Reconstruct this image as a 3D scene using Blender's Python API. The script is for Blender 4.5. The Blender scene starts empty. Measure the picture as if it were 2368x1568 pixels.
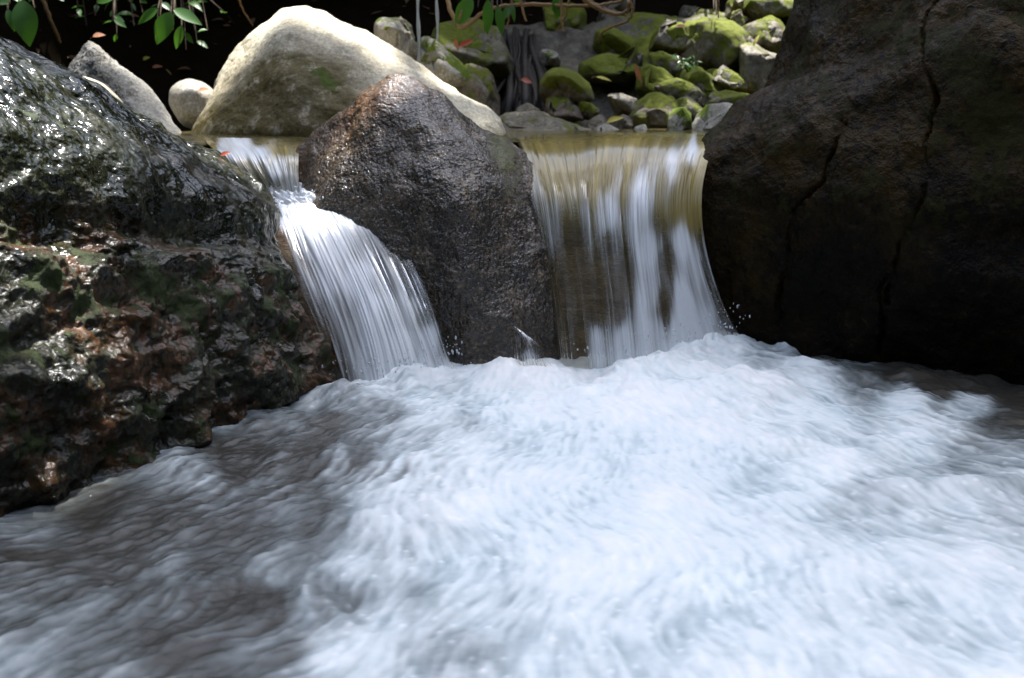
import bpy, bmesh, math, random
import numpy as np
from mathutils import Vector, Matrix
random.seed(7); RNG = np.random.default_rng(7)
scene = bpy.context.scene
COL = scene.collection

# ------------------------------------------------------------------ camera
# layout units: photo pixels at 2367 x 1568; world in metres, pool surface near z = 0
W_, H_, F_ = 2367.0, 1568.0, 2400.0
CX, CY = W_ / 2, H_ / 2
CAM = np.array([0.0, 0.0, 0.76]); PITCH = math.radians(12.9)
cp, sp = math.cos(PITCH), math.sin(PITCH)
cam_d = bpy.data.cameras.new("camera"); cam = bpy.data.objects.new("camera", cam_d); COL.objects.link(cam)
cam.location = CAM; cam.rotation_euler = (math.radians(90) - PITCH, 0, 0)
cam_d.sensor_width = 36.0; cam_d.lens = 36.0 * F_ / W_
cam_d.clip_start = 0.05; cam_d.clip_end = 500
cam_d.dof.use_dof = True; cam_d.dof.focus_distance = 2.65; cam_d.dof.aperture_fstop = 4.2
scene.camera = cam

# ------------------------------------------------------------------ light
SUN = np.array([0.14, 0.20, 0.97]); SUN /= np.linalg.norm(SUN)
world = bpy.data.worlds.new("World"); scene.world = world; world.use_nodes = True
wn = world.node_tree; wn.nodes.clear()
sky = wn.nodes.new("ShaderNodeTexSky"); sky.sky_type = 'NISHITA'; sky.sun_disc = False
sky.sun_elevation = math.asin(SUN[2]); sky.sun_rotation = math.atan2(SUN[0], SUN[1])
sky.dust_density = 2.0; sky.ozone_density = 1.0
hs = wn.nodes.new("ShaderNodeHueSaturation"); hs.inputs['Saturation'].default_value = 0.75
bg = wn.nodes.new("ShaderNodeBackground"); bg.inputs['Strength'].default_value = 0.15
wo = wn.nodes.new("ShaderNodeOutputWorld")
wn.links.new(sky.outputs[0], hs.inputs['Color']); wn.links.new(hs.outputs[0], bg.inputs['Color']); wn.links.new(bg.outputs[0], wo.inputs[0])
sun_d = bpy.data.lights.new("sun", 'SUN'); sun_d.energy = 5.0; sun_d.angle = math.radians(0.5); sun_d.color = (1.0, 0.97, 0.92)
sun_o = bpy.data.objects.new("sun", sun_d); COL.objects.link(sun_o); sun_o.location = SUN * 30
sun_o.rotation_euler = Vector(-SUN).to_track_quat('-Z', 'Y').to_euler()
scene.view_settings.view_transform = 'Standard'; scene.view_settings.look = 'None'
scene.view_settings.gamma = 1.0; scene.view_settings.exposure = 1.95
cy = scene.cycles
cy.use_denoising = True; cy.max_bounces = 8; cy.transparent_max_bounces = 16
cy.diffuse_bounces = 3; cy.glossy_bounces = 3; cy.transmission_bounces = 3
cy.caustics_reflective = False; cy.caustics_refractive = False; cy.sample_clamp_indirect = 4.0

# ------------------------------------------------------------------ geometry helpers
def P(u, v, y):
    """world point on the sight line of photo pixel (u, v) at world depth y"""
    a, b = (u - CX) / F_, (CY - v) / F_
    t = y / (cp + b * sp)
    return np.array([a * t, y, CAM[2] + t * (b * cp - sp)])
def G(u, v, z=0.0):
    a, b = (u - CX) / F_, (CY - v) / F_
    t = (z - CAM[2]) / (b * cp - sp)
    return np.array([a * t, t * (cp + b * sp), z])
def PX(co):
    d = co - CAM
    fw = d[..., 1] * cp - d[..., 2] * sp
    up = d[..., 1] * sp + d[..., 2] * cp
    fw = np.maximum(fw, 0.05)
    return CX + F_ * d[..., 0] / fw, CY - F_ * up / fw
def _h(ix, iy, iz, seed):
    h = (ix * 374761393 + iy * 668265263 + iz * 2147483647 + seed * 974634777) & 0xffffffff
    h = ((h ^ (h >> 13)) * 1274126177) & 0xffffffff
    return h ^ (h >> 16)
def noise3(p, seed=0):
    p = np.asarray(p, dtype=np.float64); f = np.floor(p); i = f.astype(np.int64); d = p - f
    w = d * d * d * (d * (d * 6 - 15) + 10); out = np.zeros(p.shape[:-1])
    for a in (0, 1):
        wa = w[..., 0] if a else 1 - w[..., 0]
        for b in (0, 1):
            wb = w[..., 1] if b else 1 - w[..., 1]
            for c in (0, 1):
                wc = w[..., 2] if c else 1 - w[..., 2]
                h = _h(i[..., 0] + a, i[..., 1] + b, i[..., 2] + c, seed)
                g = ((h & 255) / 127.5 - 1) * (d[..., 0] - a) + (((h >> 8) & 255) / 127.5 - 1) * (d[..., 1] - b) + (((h >> 16) & 255) / 127.5 - 1) * (d[..., 2] - c)
                out += wa * wb * wc * g
    return out
def fbm(p, scale, octv=4, gain=0.5, seed=0):
    s = np.zeros(np.shape(p)[:-1]); a = 1.0; f = scale
    for k in range(octv):
        s += a * noise3(np.asarray(p) * f + 17.3 * k, seed + k); a *= gain; f *= 2.03
    return s
def ridged(p, scale, octv=4, gain=0.5, seed=0):
    s = np.zeros(np.shape(p)[:-1]); a = 1.0; f = scale
    for k in range(octv):
        s += a * (0.35 - np.abs(noise3(np.asarray(p) * f + 9.1 * k, seed + k))); a *= gain; f *= 2.03
    return s
def sst(a, b, x):
    t = np.clip((x - a) / (b - a), 0, 1); return t * t * (3 - 2 * t)
def blob(u, v, cu, cv, ru, rv, ang=0.0):
    c, s = math.cos(math.radians(ang)), math.sin(math.radians(ang))
    du, dv = u - cu, v - cv
    return np.exp(-((du * c + dv * s) / ru) ** 2 - ((-du * s + dv * c) / rv) ** 2)
def polydist(u, v, pts):
    d = np.full(u.shape, 1e9)
    for (x0, y0), (x1, y1) in zip(pts[:-1], pts[1:]):
        L = (x1 - x0) ** 2 + (y1 - y0) ** 2
        t = np.clip(((u - x0) * (x1 - x0) + (v - y0) * (y1 - y0)) / L, 0, 1)
        d = np.minimum(d, np.hypot(u - x0 - t * (x1 - x0), v - y0 - t * (y1 - y0)))
    return d
def idw(u, v, pts, power=3.0, soft=30.0, su=1.0, sv=1.0):
    num = np.zeros(u.shape); den = np.zeros(u.shape)
    for (pu, pv, val) in pts:
        w = 1.0 / (((u - pu) * su) ** 2 + ((v - pv) * sv) ** 2 + soft ** 2) ** power
        num += w * val; den += w
    return num / den
def cmr(ctrl, n):
    """Catmull-Rom resampling along axis 0"""
    c = np.asarray(ctrl, float); m = len(c); t = np.linspace(0, m - 1, n)
    i = np.minimum(t.astype(int), m - 2); f = (t - i).reshape((-1,) + (1,) * (c.ndim - 1))
    g = lambda k: c[np.clip(k, 0, m - 1)]
    p0 = np.where((i > 0).reshape(f.shape), g(i - 1), 2 * g(i) - g(i + 1)); p1 = g(i); p2 = g(i + 1)
    p3 = np.where((i < m - 2).reshape(f.shape), g(i + 2), 2 * g(i + 1) - g(i))
    return 0.5 * (2 * p1 + (p2 - p0) * f + (2 * p0 - 5 * p1 + 4 * p2 - p3) * f ** 2 + (3 * p1 - p0 - 3 * p2 + p3) * f ** 3)

def tag(o, label=None, cat=None, group=None, kind=None):
    if label: o["label"] = label
    if cat: o["category"] = cat
    if group: o["group"] = group
    if kind: o["kind"] = kind
    return o
def mesh_np(name, co, faces, smooth=True):
    me = bpy.data.meshes.new(name); co = np.asarray(co, np.float32); n = len(co)
    me.vertices.add(n); me.vertices.foreach_set("co", co.ravel())
    if isinstance(faces, np.ndarray):
        nf, k = faces.shape; idx = faces.ravel().astype(np.int32)
        starts = np.arange(0, nf * k, k, dtype=np.int32)
    else:
        nf = len(faces); lens = np.array([len(f) for f in faces], np.int32)
        idx = np.array([i for f in faces for i in f], np.int32); starts = np.concatenate([[0], np.cumsum(lens)[:-1]]).astype(np.int32)
    me.loops.add(len(idx)); me.loops.foreach_set("vertex_index", idx)
    me.polygons.add(nf); me.polygons.foreach_set("loop_start", starts)
    me.update(calc_edges=True); me.validate()
    if smooth: me.polygons.foreach_set("use_smooth", np.ones(len(me.polygons), bool))
    return me
def attr(me, name, val):
    a = me.attributes.new(name, 'FLOAT', 'POINT'); a.data.foreach_set("value", np.asarray(val, np.float32).ravel())
def link(name, me, mat=None, parent=None, loc=None):
    o = bpy.data.objects.new(name, me); COL.objects.link(o)
    if mat: me.materials.append(mat)
    if loc is not None: o.location = loc
    if parent: o.parent = parent
    return o
def rebase(o):
    """move the origin of a one-mesh thing to its base"""
    me = o.data; n = len(me.vertices); co = np.empty(n * 3, np.float32); me.vertices.foreach_get("co", co); co = co.reshape(-1, 3)
    b = np.array([co[:, 0].mean(), co[:, 1].mean(), co[:, 2].min()]); me.vertices.foreach_set("co", (co - b).ravel()); me.update(); o.location = b
def empty(name, loc):
    o = bpy.data.objects.new(name, None); COL.objects.link(o); o.location = loc; o.empty_display_size = 0.1; return o
def grid_faces(nr, nc):
    i = np.arange(nr - 1)[:, None] * nc + np.arange(nc - 1)[None, :]
    return np.stack([i, i + 1, i + nc + 1, i + nc], -1).reshape(-1, 4)
def tube(pts, rad, seg=7):
    """tapered tube through points -> verts, faces"""
    pts = np.asarray(pts, float); n = len(pts); rad = np.broadcast_to(np.asarray(rad, float), (n,))
    tan = np.gradient(pts, axis=0); tan /= np.linalg.norm(tan, axis=1, keepdims=True) + 1e-9
    ref = np.array([0.31, 0.87, 0.37]); a = np.cross(tan, ref); a /= np.linalg.norm(a, axis=1, keepdims=True) + 1e-9; b = np.cross(tan, a)
    th = np.linspace(0, 2 * np.pi, seg, endpoint=False)
    co = pts[:, None] + rad[:, None, None] * (np.cos(th)[None, :, None] * a[:, None] + np.sin(th)[None, :, None] * b[:, None])
    fs = []
    for i in range(n - 1):
        for k in range(seg):
            fs.append((i * seg + k, i * seg + (k + 1) % seg, (i + 1) * seg + (k + 1) % seg, (i + 1) * seg + k))
    fs.append(tuple(range(seg - 1, -1, -1))); fs.append(tuple((n - 1) * seg + k for k in range(seg)))
    return co.reshape(-1, 3), fs
class MB:
    def __init__(s): s.v = []; s.f = []; s.n = 0
    def add(s, co, fs):
        s.v.append(np.asarray(co, float)); s.f += [tuple(i + s.n for i in f) for f in fs]; s.n += len(co)
    def build(s, name, mat, parent=None, off=None):
        co = np.concatenate(s.v)
        if off is not None: co = co - np.asarray(off)
        return link(name, mesh_np(name, co, s.f), mat, parent)

# ------------------------------------------------------------------ material helpers
class NT:
    def __init__(s, name):
        s.m = bpy.data.materials.new(name); s.m.use_nodes = True; s.t = s.m.node_tree; s.t.nodes.clear()
    def n(s, typ, ins=None, **kw):
        nd = s.t.nodes.new(typ)
        for k, v in kw.items(): setattr(nd, k, v)
        for k, v in (ins or {}).items(): s.set(nd.inputs[k], v)
        return nd
    def set(s, sock, v):
        if isinstance(v, bpy.types.NodeSocket): s.t.links.new(v, sock)
        elif isinstance(v, tuple) and len(v) == 3 and sock.type == 'RGBA': sock.default_value = (*v, 1)
        else: sock.default_value = v
    def noise(s, vec, scale, detail=5, rough=0.55, dist=0.0):
        return s.n("ShaderNodeTexNoise", {'Vector': vec, 'Scale': scale, 'Detail': detail, 'Roughness': rough, 'Distortion': dist}).outputs['Fac']
    def ramp(s, fac, stops, interp='LINEAR'):
        r = s.n("ShaderNodeValToRGB", {'Fac': fac}); r.color_ramp.interpolation = interp; e = r.color_ramp.elements
        while len(e) < len(stops): e.new(0.5)
        for k, (p, c) in enumerate(stops):
            e[k].position = p; e[k].color = (*c, 1) if isinstance(c, tuple) else (c, c, c, 1)
        return r.outputs['Color']
    def mix(s, fac, a, b, mode='MIX'):
        m = s.n("ShaderNodeMix", data_type='RGBA', blend_type=mode)
        s.set(m.inputs[0], fac); s.set(m.inputs[6], a); s.set(m.inputs[7], b); return m.outputs[2]
    def math(s, op, a, b=0.0, clamp=False):
        m = s.n("ShaderNodeMath", operation=op, use_clamp=clamp); s.set(m.inputs[0], a); s.set(m.inputs[1], b); return m.outputs[0]
    def maprange(s, v, a, b, c=0.0, d=1.0):
        return s.n("ShaderNodeMapRange", {'Value': v, 'From Min': a, 'From Max': b, 'To Min': c, 'To Max': d}, interpolation_type='SMOOTHSTEP').outputs[0]
    def attr(s, name): return s.n("ShaderNodeAttribute", attribute_name=name).outputs['Fac']
    def obj(s, scale=(1, 1, 1)):
        tc = s.n("ShaderNodeTexCoord").outputs['Object']
        if scale == (1, 1, 1): return tc
        return s.n("ShaderNodeMapping", {'Vector': tc, 'Scale': scale}).outputs[0]
    def bump(s, h, strength, dist, nrm=None):
        ins = {'Height': h, 'Strength': strength, 'Distance': dist}
        if nrm is not None: ins['Normal'] = nrm
        return s.n("ShaderNodeBump", ins).outputs[0]
    def out(s, sh):
        s.t.links.new(sh, s.n("ShaderNodeOutputMaterial").inputs[0]); return s.m

def rock_mat(name, cols, sc, stain_shade, moss, speck=(0.0, 120), rough=(0.3, 0.6), bumps=((30, 0.6, 0.01), (140, 0.5, 0.003)), spec=0.5, voro=None, stretch=(1, 1, 1), coat=0.0, bdet=(7, 0.68), mossr=0.3, srange=(0.36, 0.56), dry=0.0):
    """mottled stone; vertex attributes: stain, moss, wet (all 0..1); wet also paints shade on some stones"""
    m = NT(name); o = m.obj(stretch)
    n1 = m.noise(o, sc, 9, 0.62, 0.6); n2 = m.noise(o, sc * 5.3, 8, 0.65)
    f = m.math('ADD', m.math('MULTIPLY', n1, 0.65), m.math('MULTIPLY', n2, 0.35))
    k = len(cols); c = m.ramp(f, [(0.34 + 0.32 * i / (k - 1), cols[i]) for i in range(k)])
    if speck[0] > 0:
        sn = m.noise(o, speck[1], 3, 0.7); sv = m.ramp(sn, [(0.36, 1 - speck[0]), (0.5, 1.0), (0.64, 1 + speck[0] * 1.6)])
        c = m.mix(1.0, c, sv, 'MULTIPLY')
    st = m.math('MULTIPLY', m.attr('stain_shade'), m.maprange(m.noise(o, sc * 3.1, 8, 0.7), *srange)); 
    c = m.mix(st, c, m.mix(m.noise(o, sc * 9, 5), stain_shade[0], stain_shade[1]))
    wet = m.attr('wet')
    c = m.mix(m.math('MULTIPLY', wet, 0.55), c, m.mix(1.0, c, (0.22, 0.2, 0.19), 'MULTIPLY'))
    ms = m.math('MULTIPLY', m.attr('moss'), 1.0)
    msn = m.maprange(m.math('ADD', ms, m.math('MULTIPLY', m.math('SUBTRACT', m.noise(o, 26, 8, 0.75), 0.5), 1.5)), 0.42, 0.58)
    mc = m.mix(m.noise(o, 45, 6, 0.7), moss[0], moss[1])
    c = m.mix(msn, c, mc)
    rn = m.noise(o, sc * 7, 6, 0.7)

    r = m.math('ADD', m.math('MULTIPLY', rn, rough[1] - rough[0]), rough[0] )
    r = m.math('ADD', r, m.math('MULTIPLY', msn, mossr), True)
    if dry: r = m.math('ADD', r, m.math('MULTIPLY', m.math('SUBTRACT', 1.0, wet), dry), True)
    nrm = None
    for (s_, st_, d_) in bumps:
        nrm = m.bump(m.noise(o, s_, bdet[0], bdet[1]), st_, d_, nrm)
    if voro:
        vo = m.n("ShaderNodeTexVoronoi", {'Vector': o, 'Scale': voro[0]}, feature='SMOOTH_F1').outputs['Distance']
        nrm = m.bump(vo, voro[1], voro[2], nrm)
    mb = m.math('MULTIPLY', m.noise(o, 260, 4, 0.8), msn)
    nrm = m.bump(mb, 0.7, 0.006, nrm)
    b = m.n("ShaderNodeBsdfPrincipled", {'Base Color': c, 'Roughness': r, 'Normal': nrm, 'Specular IOR Level': spec})
    if coat:
        b.inputs['Coat Weight'].default_value = coat; b.inputs['Coat Roughness'].default_value = 0.12; b.inputs['Coat IOR'].default_value = 1.33
        m.set(b.inputs['Coat Normal'], nrm)
    return m.out(b.outputs[0])

MOSS = ((0.025, 0.045, 0.003), (0.15, 0.2, 0.014))
MAT = {}
MAT['left'] = rock_mat('wet_dark_mossy_rock', [(0.004, 0.0055, 0.003), (0.011, 0.013, 0.007), (0.021, 0.023, 0.011), (0.045, 0.04, 0.022)], 9,
    ((0.02, 0.007, 0.0025), (0.10, 0.043, 0.013)), ((0.007, 0.013, 0.002), (0.045, 0.06, 0.011)), speck=(0.6, 150), rough=(0.08, 0.22), bumps=((13, 0.8, 0.04), (32, 0.7, 0.022), (80, 0.35, 0.005)), spec=0.3, bdet=(2.5, 0.5), mossr=0.22, dry=0.28)
MAT['mid'] = rock_mat('wet_brown_granite', [(0.012, 0.008, 0.005), (0.036, 0.025, 0.014), (0.072, 0.051, 0.029), (0.17, 0.125, 0.075)], 14,
    ((0.10, 0.045, 0.015), (0.2, 0.1, 0.04)), ((0.04, 0.042, 0.006), (0.12, 0.115, 0.018)), speck=(0.85, 95), rough=(0.08, 0.22), bumps=((36, 0.5, 0.010), (100, 0.9, 0.010), (230, 0.7, 0.004)), spec=0.7, bdet=(2.0, 0.5), mossr=0.05)
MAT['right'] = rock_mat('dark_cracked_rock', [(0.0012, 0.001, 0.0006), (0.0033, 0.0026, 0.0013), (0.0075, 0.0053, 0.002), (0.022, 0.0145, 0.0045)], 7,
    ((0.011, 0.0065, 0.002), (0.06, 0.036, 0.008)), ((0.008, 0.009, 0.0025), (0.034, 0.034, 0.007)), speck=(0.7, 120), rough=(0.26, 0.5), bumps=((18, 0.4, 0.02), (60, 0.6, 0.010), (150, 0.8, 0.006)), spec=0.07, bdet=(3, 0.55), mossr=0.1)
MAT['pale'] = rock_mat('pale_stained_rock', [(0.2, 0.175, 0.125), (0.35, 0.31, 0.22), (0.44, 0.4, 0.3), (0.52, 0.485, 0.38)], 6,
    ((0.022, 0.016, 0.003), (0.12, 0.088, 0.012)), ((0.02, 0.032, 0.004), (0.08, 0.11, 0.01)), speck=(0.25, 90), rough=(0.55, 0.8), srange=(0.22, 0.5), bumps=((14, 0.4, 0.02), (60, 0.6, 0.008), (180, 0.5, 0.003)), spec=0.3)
MAT['grey'] = rock_mat('grey_stone', [(0.13, 0.125, 0.11), (0.22, 0.21, 0.18), (0.3, 0.285, 0.25)], 8,
    ((0.1, 0.085, 0.06), (0.2, 0.16, 0.1)), MOSS, speck=(0.3, 90), rough=(0.6, 0.85), bumps=((18, 0.5, 0.015), (80, 0.6, 0.006)), spec=0.3)
MAT['bank'] = rock_mat('mossy_bank_stone', [(0.028, 0.025, 0.018), (0.085, 0.076, 0.055), (0.16, 0.145, 0.105), (0.26, 0.235, 0.17)], 7,
    ((0.04, 0.035, 0.03), (0.15, 0.1, 0.06)), ((0.022, 0.034, 0.002), (0.17, 0.19, 0.01)), speck=(0.3, 70), rough=(0.45, 0.8), bumps=((12, 0.6, 0.03), (50, 0.6, 0.01)), spec=0.35)
MAT['bed'] = rock_mat('brown_stream_rock', [(0.03, 0.02, 0.012), (0.09, 0.064, 0.038), (0.16, 0.12, 0.07), (0.23, 0.18, 0.11)], 9,
    ((0.10, 0.045, 0.025), (0.2, 0.13, 0.08)), MOSS, speck=(0.4, 90), rough=(0.3, 0.55), bumps=((20, 0.6, 0.02), (90, 0.6, 0.006)), spec=0.4, stretch=(1, 1, 3.0))
def simple(name, col, rough=0.6, spec=0.4, sc=20, var=0.4, bump=0.3, transl=0.0):
    m = NT(name); o = m.obj(); n = m.noise(o, sc, 6, 0.6)
    c = m.mix(n, tuple(x * (1 - var) for x in col), tuple(x * (1 + var) for x in col))
    b = m.n("ShaderNodeBsdfPrincipled", {'Base Color': c, 'Roughness': rough, 'Specular IOR Level': spec, 'Normal': m.bump(m.noise(o, sc * 3, 5), bump, 0.005)}).outputs[0]
    if transl:
        t = m.n("ShaderNodeBsdfTranslucent", {'Color': m.mix(0.5, c, (col[0] * 1.6, col[1] * 1.5, col[2] * 0.6))}).outputs[0]
        b = m.n("ShaderNodeMixShader", {0: transl, 1: b, 2: t}).outputs[0]
    return m.out(b)
MAT['leaf'] = simple('green_leaf', (0.05, 0.14, 0.015), 0.35, 0.5, 6, 0.5, 0.2, 0.5)
MAT['canopy'] = simple('canopy_leaf', (0.03, 0.07, 0.012), 0.45, 0.4, 3, 0.5, 0.1, 0.35)
MAT['bark'] = simple('bark', (0.05, 0.035, 0.022), 0.85, 0.2, 18, 0.5, 0.8)
MAT['vine'] = simple('dry_vine', (0.16, 0.1, 0.045), 0.7, 0.25, 40, 0.4, 0.5)
MAT['root'] = simple('wet_root', (0.016, 0.013, 0.010), 0.6, 0.3, 25, 0.6, 0.9)
MAT['yellow_leaf'] = simple('yellow_leaf', (0.42, 0.36, 0.05), 0.5, 0.4, 30, 0.3, 0.2, 0.2)
MAT['brown_leaf'] = simple('brown_leaf', (0.32, 0.13, 0.06), 0.6, 0.3, 30, 0.4, 0.3, 0.15)
MAT['red_leaf'] = simple('red_leaf', (0.28, 0.05, 0.02), 0.5, 0.4, 30, 0.4, 0.3, 0.15)
MAT['twig'] = simple('twig', (0.24, 0.16, 0.06), 0.7, 0.3, 40, 0.3, 0.3)
MAT['soil'] = simple('dark_soil', (0.008, 0.006, 0.0035), 1.0, 0.0, 9, 0.6, 1.0)

# ------------------------------------------------------------------ terrain
def terrain_h(x, y):
    p = np.stack([x, y, np.zeros_like(x)], -1)
    z = -0.4 + 0.78 * sst(3.32, 3.6, y)                                  # step of the stream bed behind the falls
    z = z + np.clip(y - 5.7, 0, None) * 0.8 * sst(5.5, 6.4, y)           # far bank
    side = np.clip(np.abs(x - 0.3) - 2.4, 0, None); z = z + side * 0.85
    z = z + np.clip(-1.6 - y, 0, None) * 0.75
    amp = 0.05 + 0.25 * sst(5.0, 9.0, np.hypot(x, y - 2))
    return np.minimum(z, 7.0) + amp * fbm(p, 0.9, 5, 0.5, 3)
gx = np.concatenate([np.linspace(-30, -4, 40)[:-1], np.linspace(-4, 4, 130), np.linspace(4, 30, 40)[1:]])
gy = np.concatenate([np.linspace(-25, 3, 50)[:-1], np.linspace(3, 8, 110), np.linspace(8, 35, 45)[1:]])
X, Y = np.meshgrid(gx, gy)
g_me = mesh_np("ground", np.stack([X, Y, terrain_h(X, Y)], -1).reshape(-1, 3), grid_faces(len(gy), len(gx)))
tag(link("ground", g_me, MAT['soil']), kind='structure')

# ------------------------------------------------------------------ rocks
def hull_rock(name, hulls, vox, it, sub, fn, mat, label, cat, group=None):
    """rounded body grown from convex hulls of measured points, then weathered with noise"""
    bm = bmesh.new()
    for pts in hulls:
        b2 = bmesh.new()
        for p in pts: b2.verts.new(Vector(p))
        r = bmesh.ops.convex_hull(b2, input=b2.verts)
        bad = [g for g in r['geom_interior'] if isinstance(g, bmesh.types.BMVert)]
        if bad: bmesh.ops.delete(b2, geom=bad, context='VERTS')
        loose = [v for v in b2.verts if not v.link_faces]
        if loose: bmesh.ops.delete(b2, geom=loose, context='VERTS')
        bmesh.ops.recalc_face_normals(b2, faces=b2.faces)
        t = bpy.data.meshes.new("t"); b2.to_mesh(t); b2.free(); bm.from_mesh(t); bpy.data.meshes.remove(t)
    me = bpy.data.meshes.new("t"); bm.to_mesh(me); bm.free()
    o = bpy.data.objects.new("t", me); COL.objects.link(o)
    r = o.modifiers.new("r", 'REMESH'); r.mode = 'VOXEL'; r.voxel_size = vox
    s = o.modifiers.new("s", 'SMOOTH'); s.factor = 0.5; s.iterations = it
    if sub: q = o.modifiers.new("q", 'SUBSURF'); q.levels = sub; q.render_levels = sub
    dg = bpy.context.evaluated_depsgraph_get(); out = bpy.data.meshes.new_from_object(o.evaluated_get(dg))
    bpy.data.objects.remove(o); bpy.data.meshes.remove(me)
    out.name = name
    n = len(out.vertices); co = np.empty(n * 3, np.float32); out.vertices.foreach_get("co", co); co = co.reshape(-1, 3).astype(float)
    no = np.empty(n * 3, np.float32); out.vertex_normals.foreach_get("vector", no); no = no.reshape(-1, 3).astype(float)
    d, at = fn(co, no)
    co2 = co + no * d[:, None]
    out.vertices.foreach_set("co", co2.astype(np.float32).ravel()); out.update()
    for k in ('stain_shade', 'moss', 'wet'): attr(out, k, at.get(k, np.zeros(n)))
    out.polygons.foreach_set("use_smooth", np.ones(len(out.polygons), bool))
    ob = link(name, out, mat); rebase(ob); return tag(ob, label, cat, group)
Pl = lambda L: [P(*t) for t in L]

# --- big wet boulder on the left
A = Pl([(-520, -170, 2.7), (-520, 200, 2.05), (0, 100, 2.62), (0, 280, 2.2), (70, 133, 2.7), (150, 182, 2.8), (250, 243, 2.9), (330, 288, 3.0), (430, 325, 3.08), (510, 366, 3.12), (560, 402, 3.12),
        (612, 445, 3.08), (640, 492, 3.03), (650, 545, 2.98), (648, 600, 2.93), (560, 470, 2.86), (430, 420, 2.72), (300, 385, 2.58), (150, 335, 2.4), (0, 420, 2.2), (-520, 400, 1.98), (640, 860, 2.98), (300, 900, 2.7), (-520, 900, 2.1), (-520, 600, 1.78), (0, 640, 2.06), (200, 645, 2.31), (420, 625, 2.57), (560, 655, 2.68), (640, 690, 2.77),
        (-520, 200, 3.9), (150, 300, 3.7), (430, 400, 3.6), (560, 500, 3.5), (600, 860, 3.4), (-520, 700, 3.9)])
B = Pl([(-520, 560, 1.72), (0, 632, 2.03), (60, 620, 2.1), (200, 640, 2.28), (420, 612, 2.55), (560, 650, 2.66), (640, 690, 2.74), (700, 760, 2.80), (752, 850, 2.82), (640, 800, 2.7), (400, 760, 2.46), (0, 800, 1.93), (-520, 800, 1.55)])
for (u, v) in [(-520, 1300), (0, 1158), (150, 1110), (300, 1062), (480, 1008), (560, 965), (650, 905), (770, 885)]:
    g = G(u, v - 22); B += [g, g + np.array([0.02, -0.02, -0.35])]
B += [np.array([-2.3, 3.2, -0.3]), np.array([-0.7, 3.2, -0.3]), P(300, 560, 3.2), P(600, 600, 3.2), P(-520, 500, 3.2)]
def f_left(co, no):
    u, v = PX(co)
    low = sst(380, 600, v - 0.25 * (u - 200))
    d = 0.035 * fbm(co, 3.2, 3, 0.5, 1) + (0.014 + 0.024 * low) * fbm(co, 9, 3, 0.55, 4) + (0.006 + 0.015 * low) * ridged(co, 20, 4, 0.6, 8)
    st = np.stack([co[:, 0], co[:, 1], co[:, 2] * 2.2], -1)
    d += (0.012 + 0.045 * low) * ridged(st, 4.5, 4, 0.55, 12)
    d += 0.05 * blob(u, v, 320, 640, 150, 35, -8) - 0.06 * blob(u, v, 420, 540, 200, 40, 8) - 0.05 * blob(u, v, 120, 540, 120, 50, 10)
    d += 0.05 * blob(u, v, 60, 660, 90, 50, 15) - 0.04 * blob(u, v, 60, 790, 90, 30, -10) + 0.035 * blob(u, v, 60, 880, 90, 30, 5) + 0.03 * blob(u, v, 620, 880, 90, 40)
    d += 0.03 * blob(u, v, 600, 650, 60, 25, 10)
    stain_shade = np.clip(0.1 + 1.0 * low * sst(-0.12, 0.22, fbm(co, 6, 5, 0.62, 21)) + 0.5 * blob(u, v, 450, 400, 250, 25, 25) + 0.4 * blob(u, v, 700, 800, 90, 120) - 0.35 * (1 - low), 0, 1) * .9
    moss = np.clip(0.2 - 0.22 * (1 - low) + 0.35 * fbm(co, 4, 3, 0.5, 33) + 0.8 * fbm(co, 13, 4, 0.6, 35) + 0.3 * no[:, 2] * low + 0.25 * blob(u, v, 400, 680, 160, 50) + 0.2 * blob(u, v, 560, 560, 90, 40) + 0.2 * blob(u, v, 620, 860, 120, 40), 0, 1)
    return d, {'stain_shade': stain_shade, 'moss': moss * 0.95, 'wet': np.clip(1 - (1 - low) * 0.9 * sst(-.1, .25, fbm(co, 6, 4, .6, 37)) - low * (0.75 + 1.2 * fbm(co, 7, 3, .55, 39)) + 0.7 * blob(u, v, 330, 635, 150, 30, -8) + .6 * blob(u, v, 60, 650, 80, 40) + .6 * blob(u, v, 60, 870, 80, 30), 0, 1)}
hull_rock("boulder", [A, B], 0.022, 7, 2, f_left, MAT['left'], "big wet blackish boulder with rust and moss patches left of the narrow cascade", "boulder")

# --- speckled brown boulder between the falls
A = Pl([(905, 160, 3.36), (868, 180, 3.38), (800, 236, 3.42), (735, 290, 3.46), (690, 330, 3.48), (655, 372, 3.5), (650, 470, 3.4), (700, 520, 3.22), (955, 172, 3.36), (1015, 210, 3.37), (1083, 255, 3.38), (1155, 303, 3.42), (1215, 350, 3.42), (1285, 420, 3.42),
        (880, 230, 3.24), (960, 245, 3.22), (1010, 300, 3.12), (850, 330, 3.2), (770, 400, 3.24), (1110, 365, 3.14), (1180, 420, 3.14), (1230, 520, 3.16), (1262, 650, 3.14), (1290, 800, 3.12), (1290, 700, 3.3),
        (1050, 450, 3.0), (1060, 640, 2.97), (1060, 800, 2.99), (1180, 800, 3.0), (900, 560, 3.1), (860, 700, 3.1), (850, 850, 3.12), (760, 560, 3.2)])
A += [np.array([-0.1, 3.0, -0.35]), np.array([0.16, 3.05, -0.35]), np.array([-0.45, 3.2, -0.35]), np.array([-0.45, 3.9, -0.3]), np.array([0.2, 3.9, -0.3]), P(880, 260, 3.75), P(1050, 320, 3.8), P(720, 400, 3.9), P(1200, 420, 3.9)]
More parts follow.
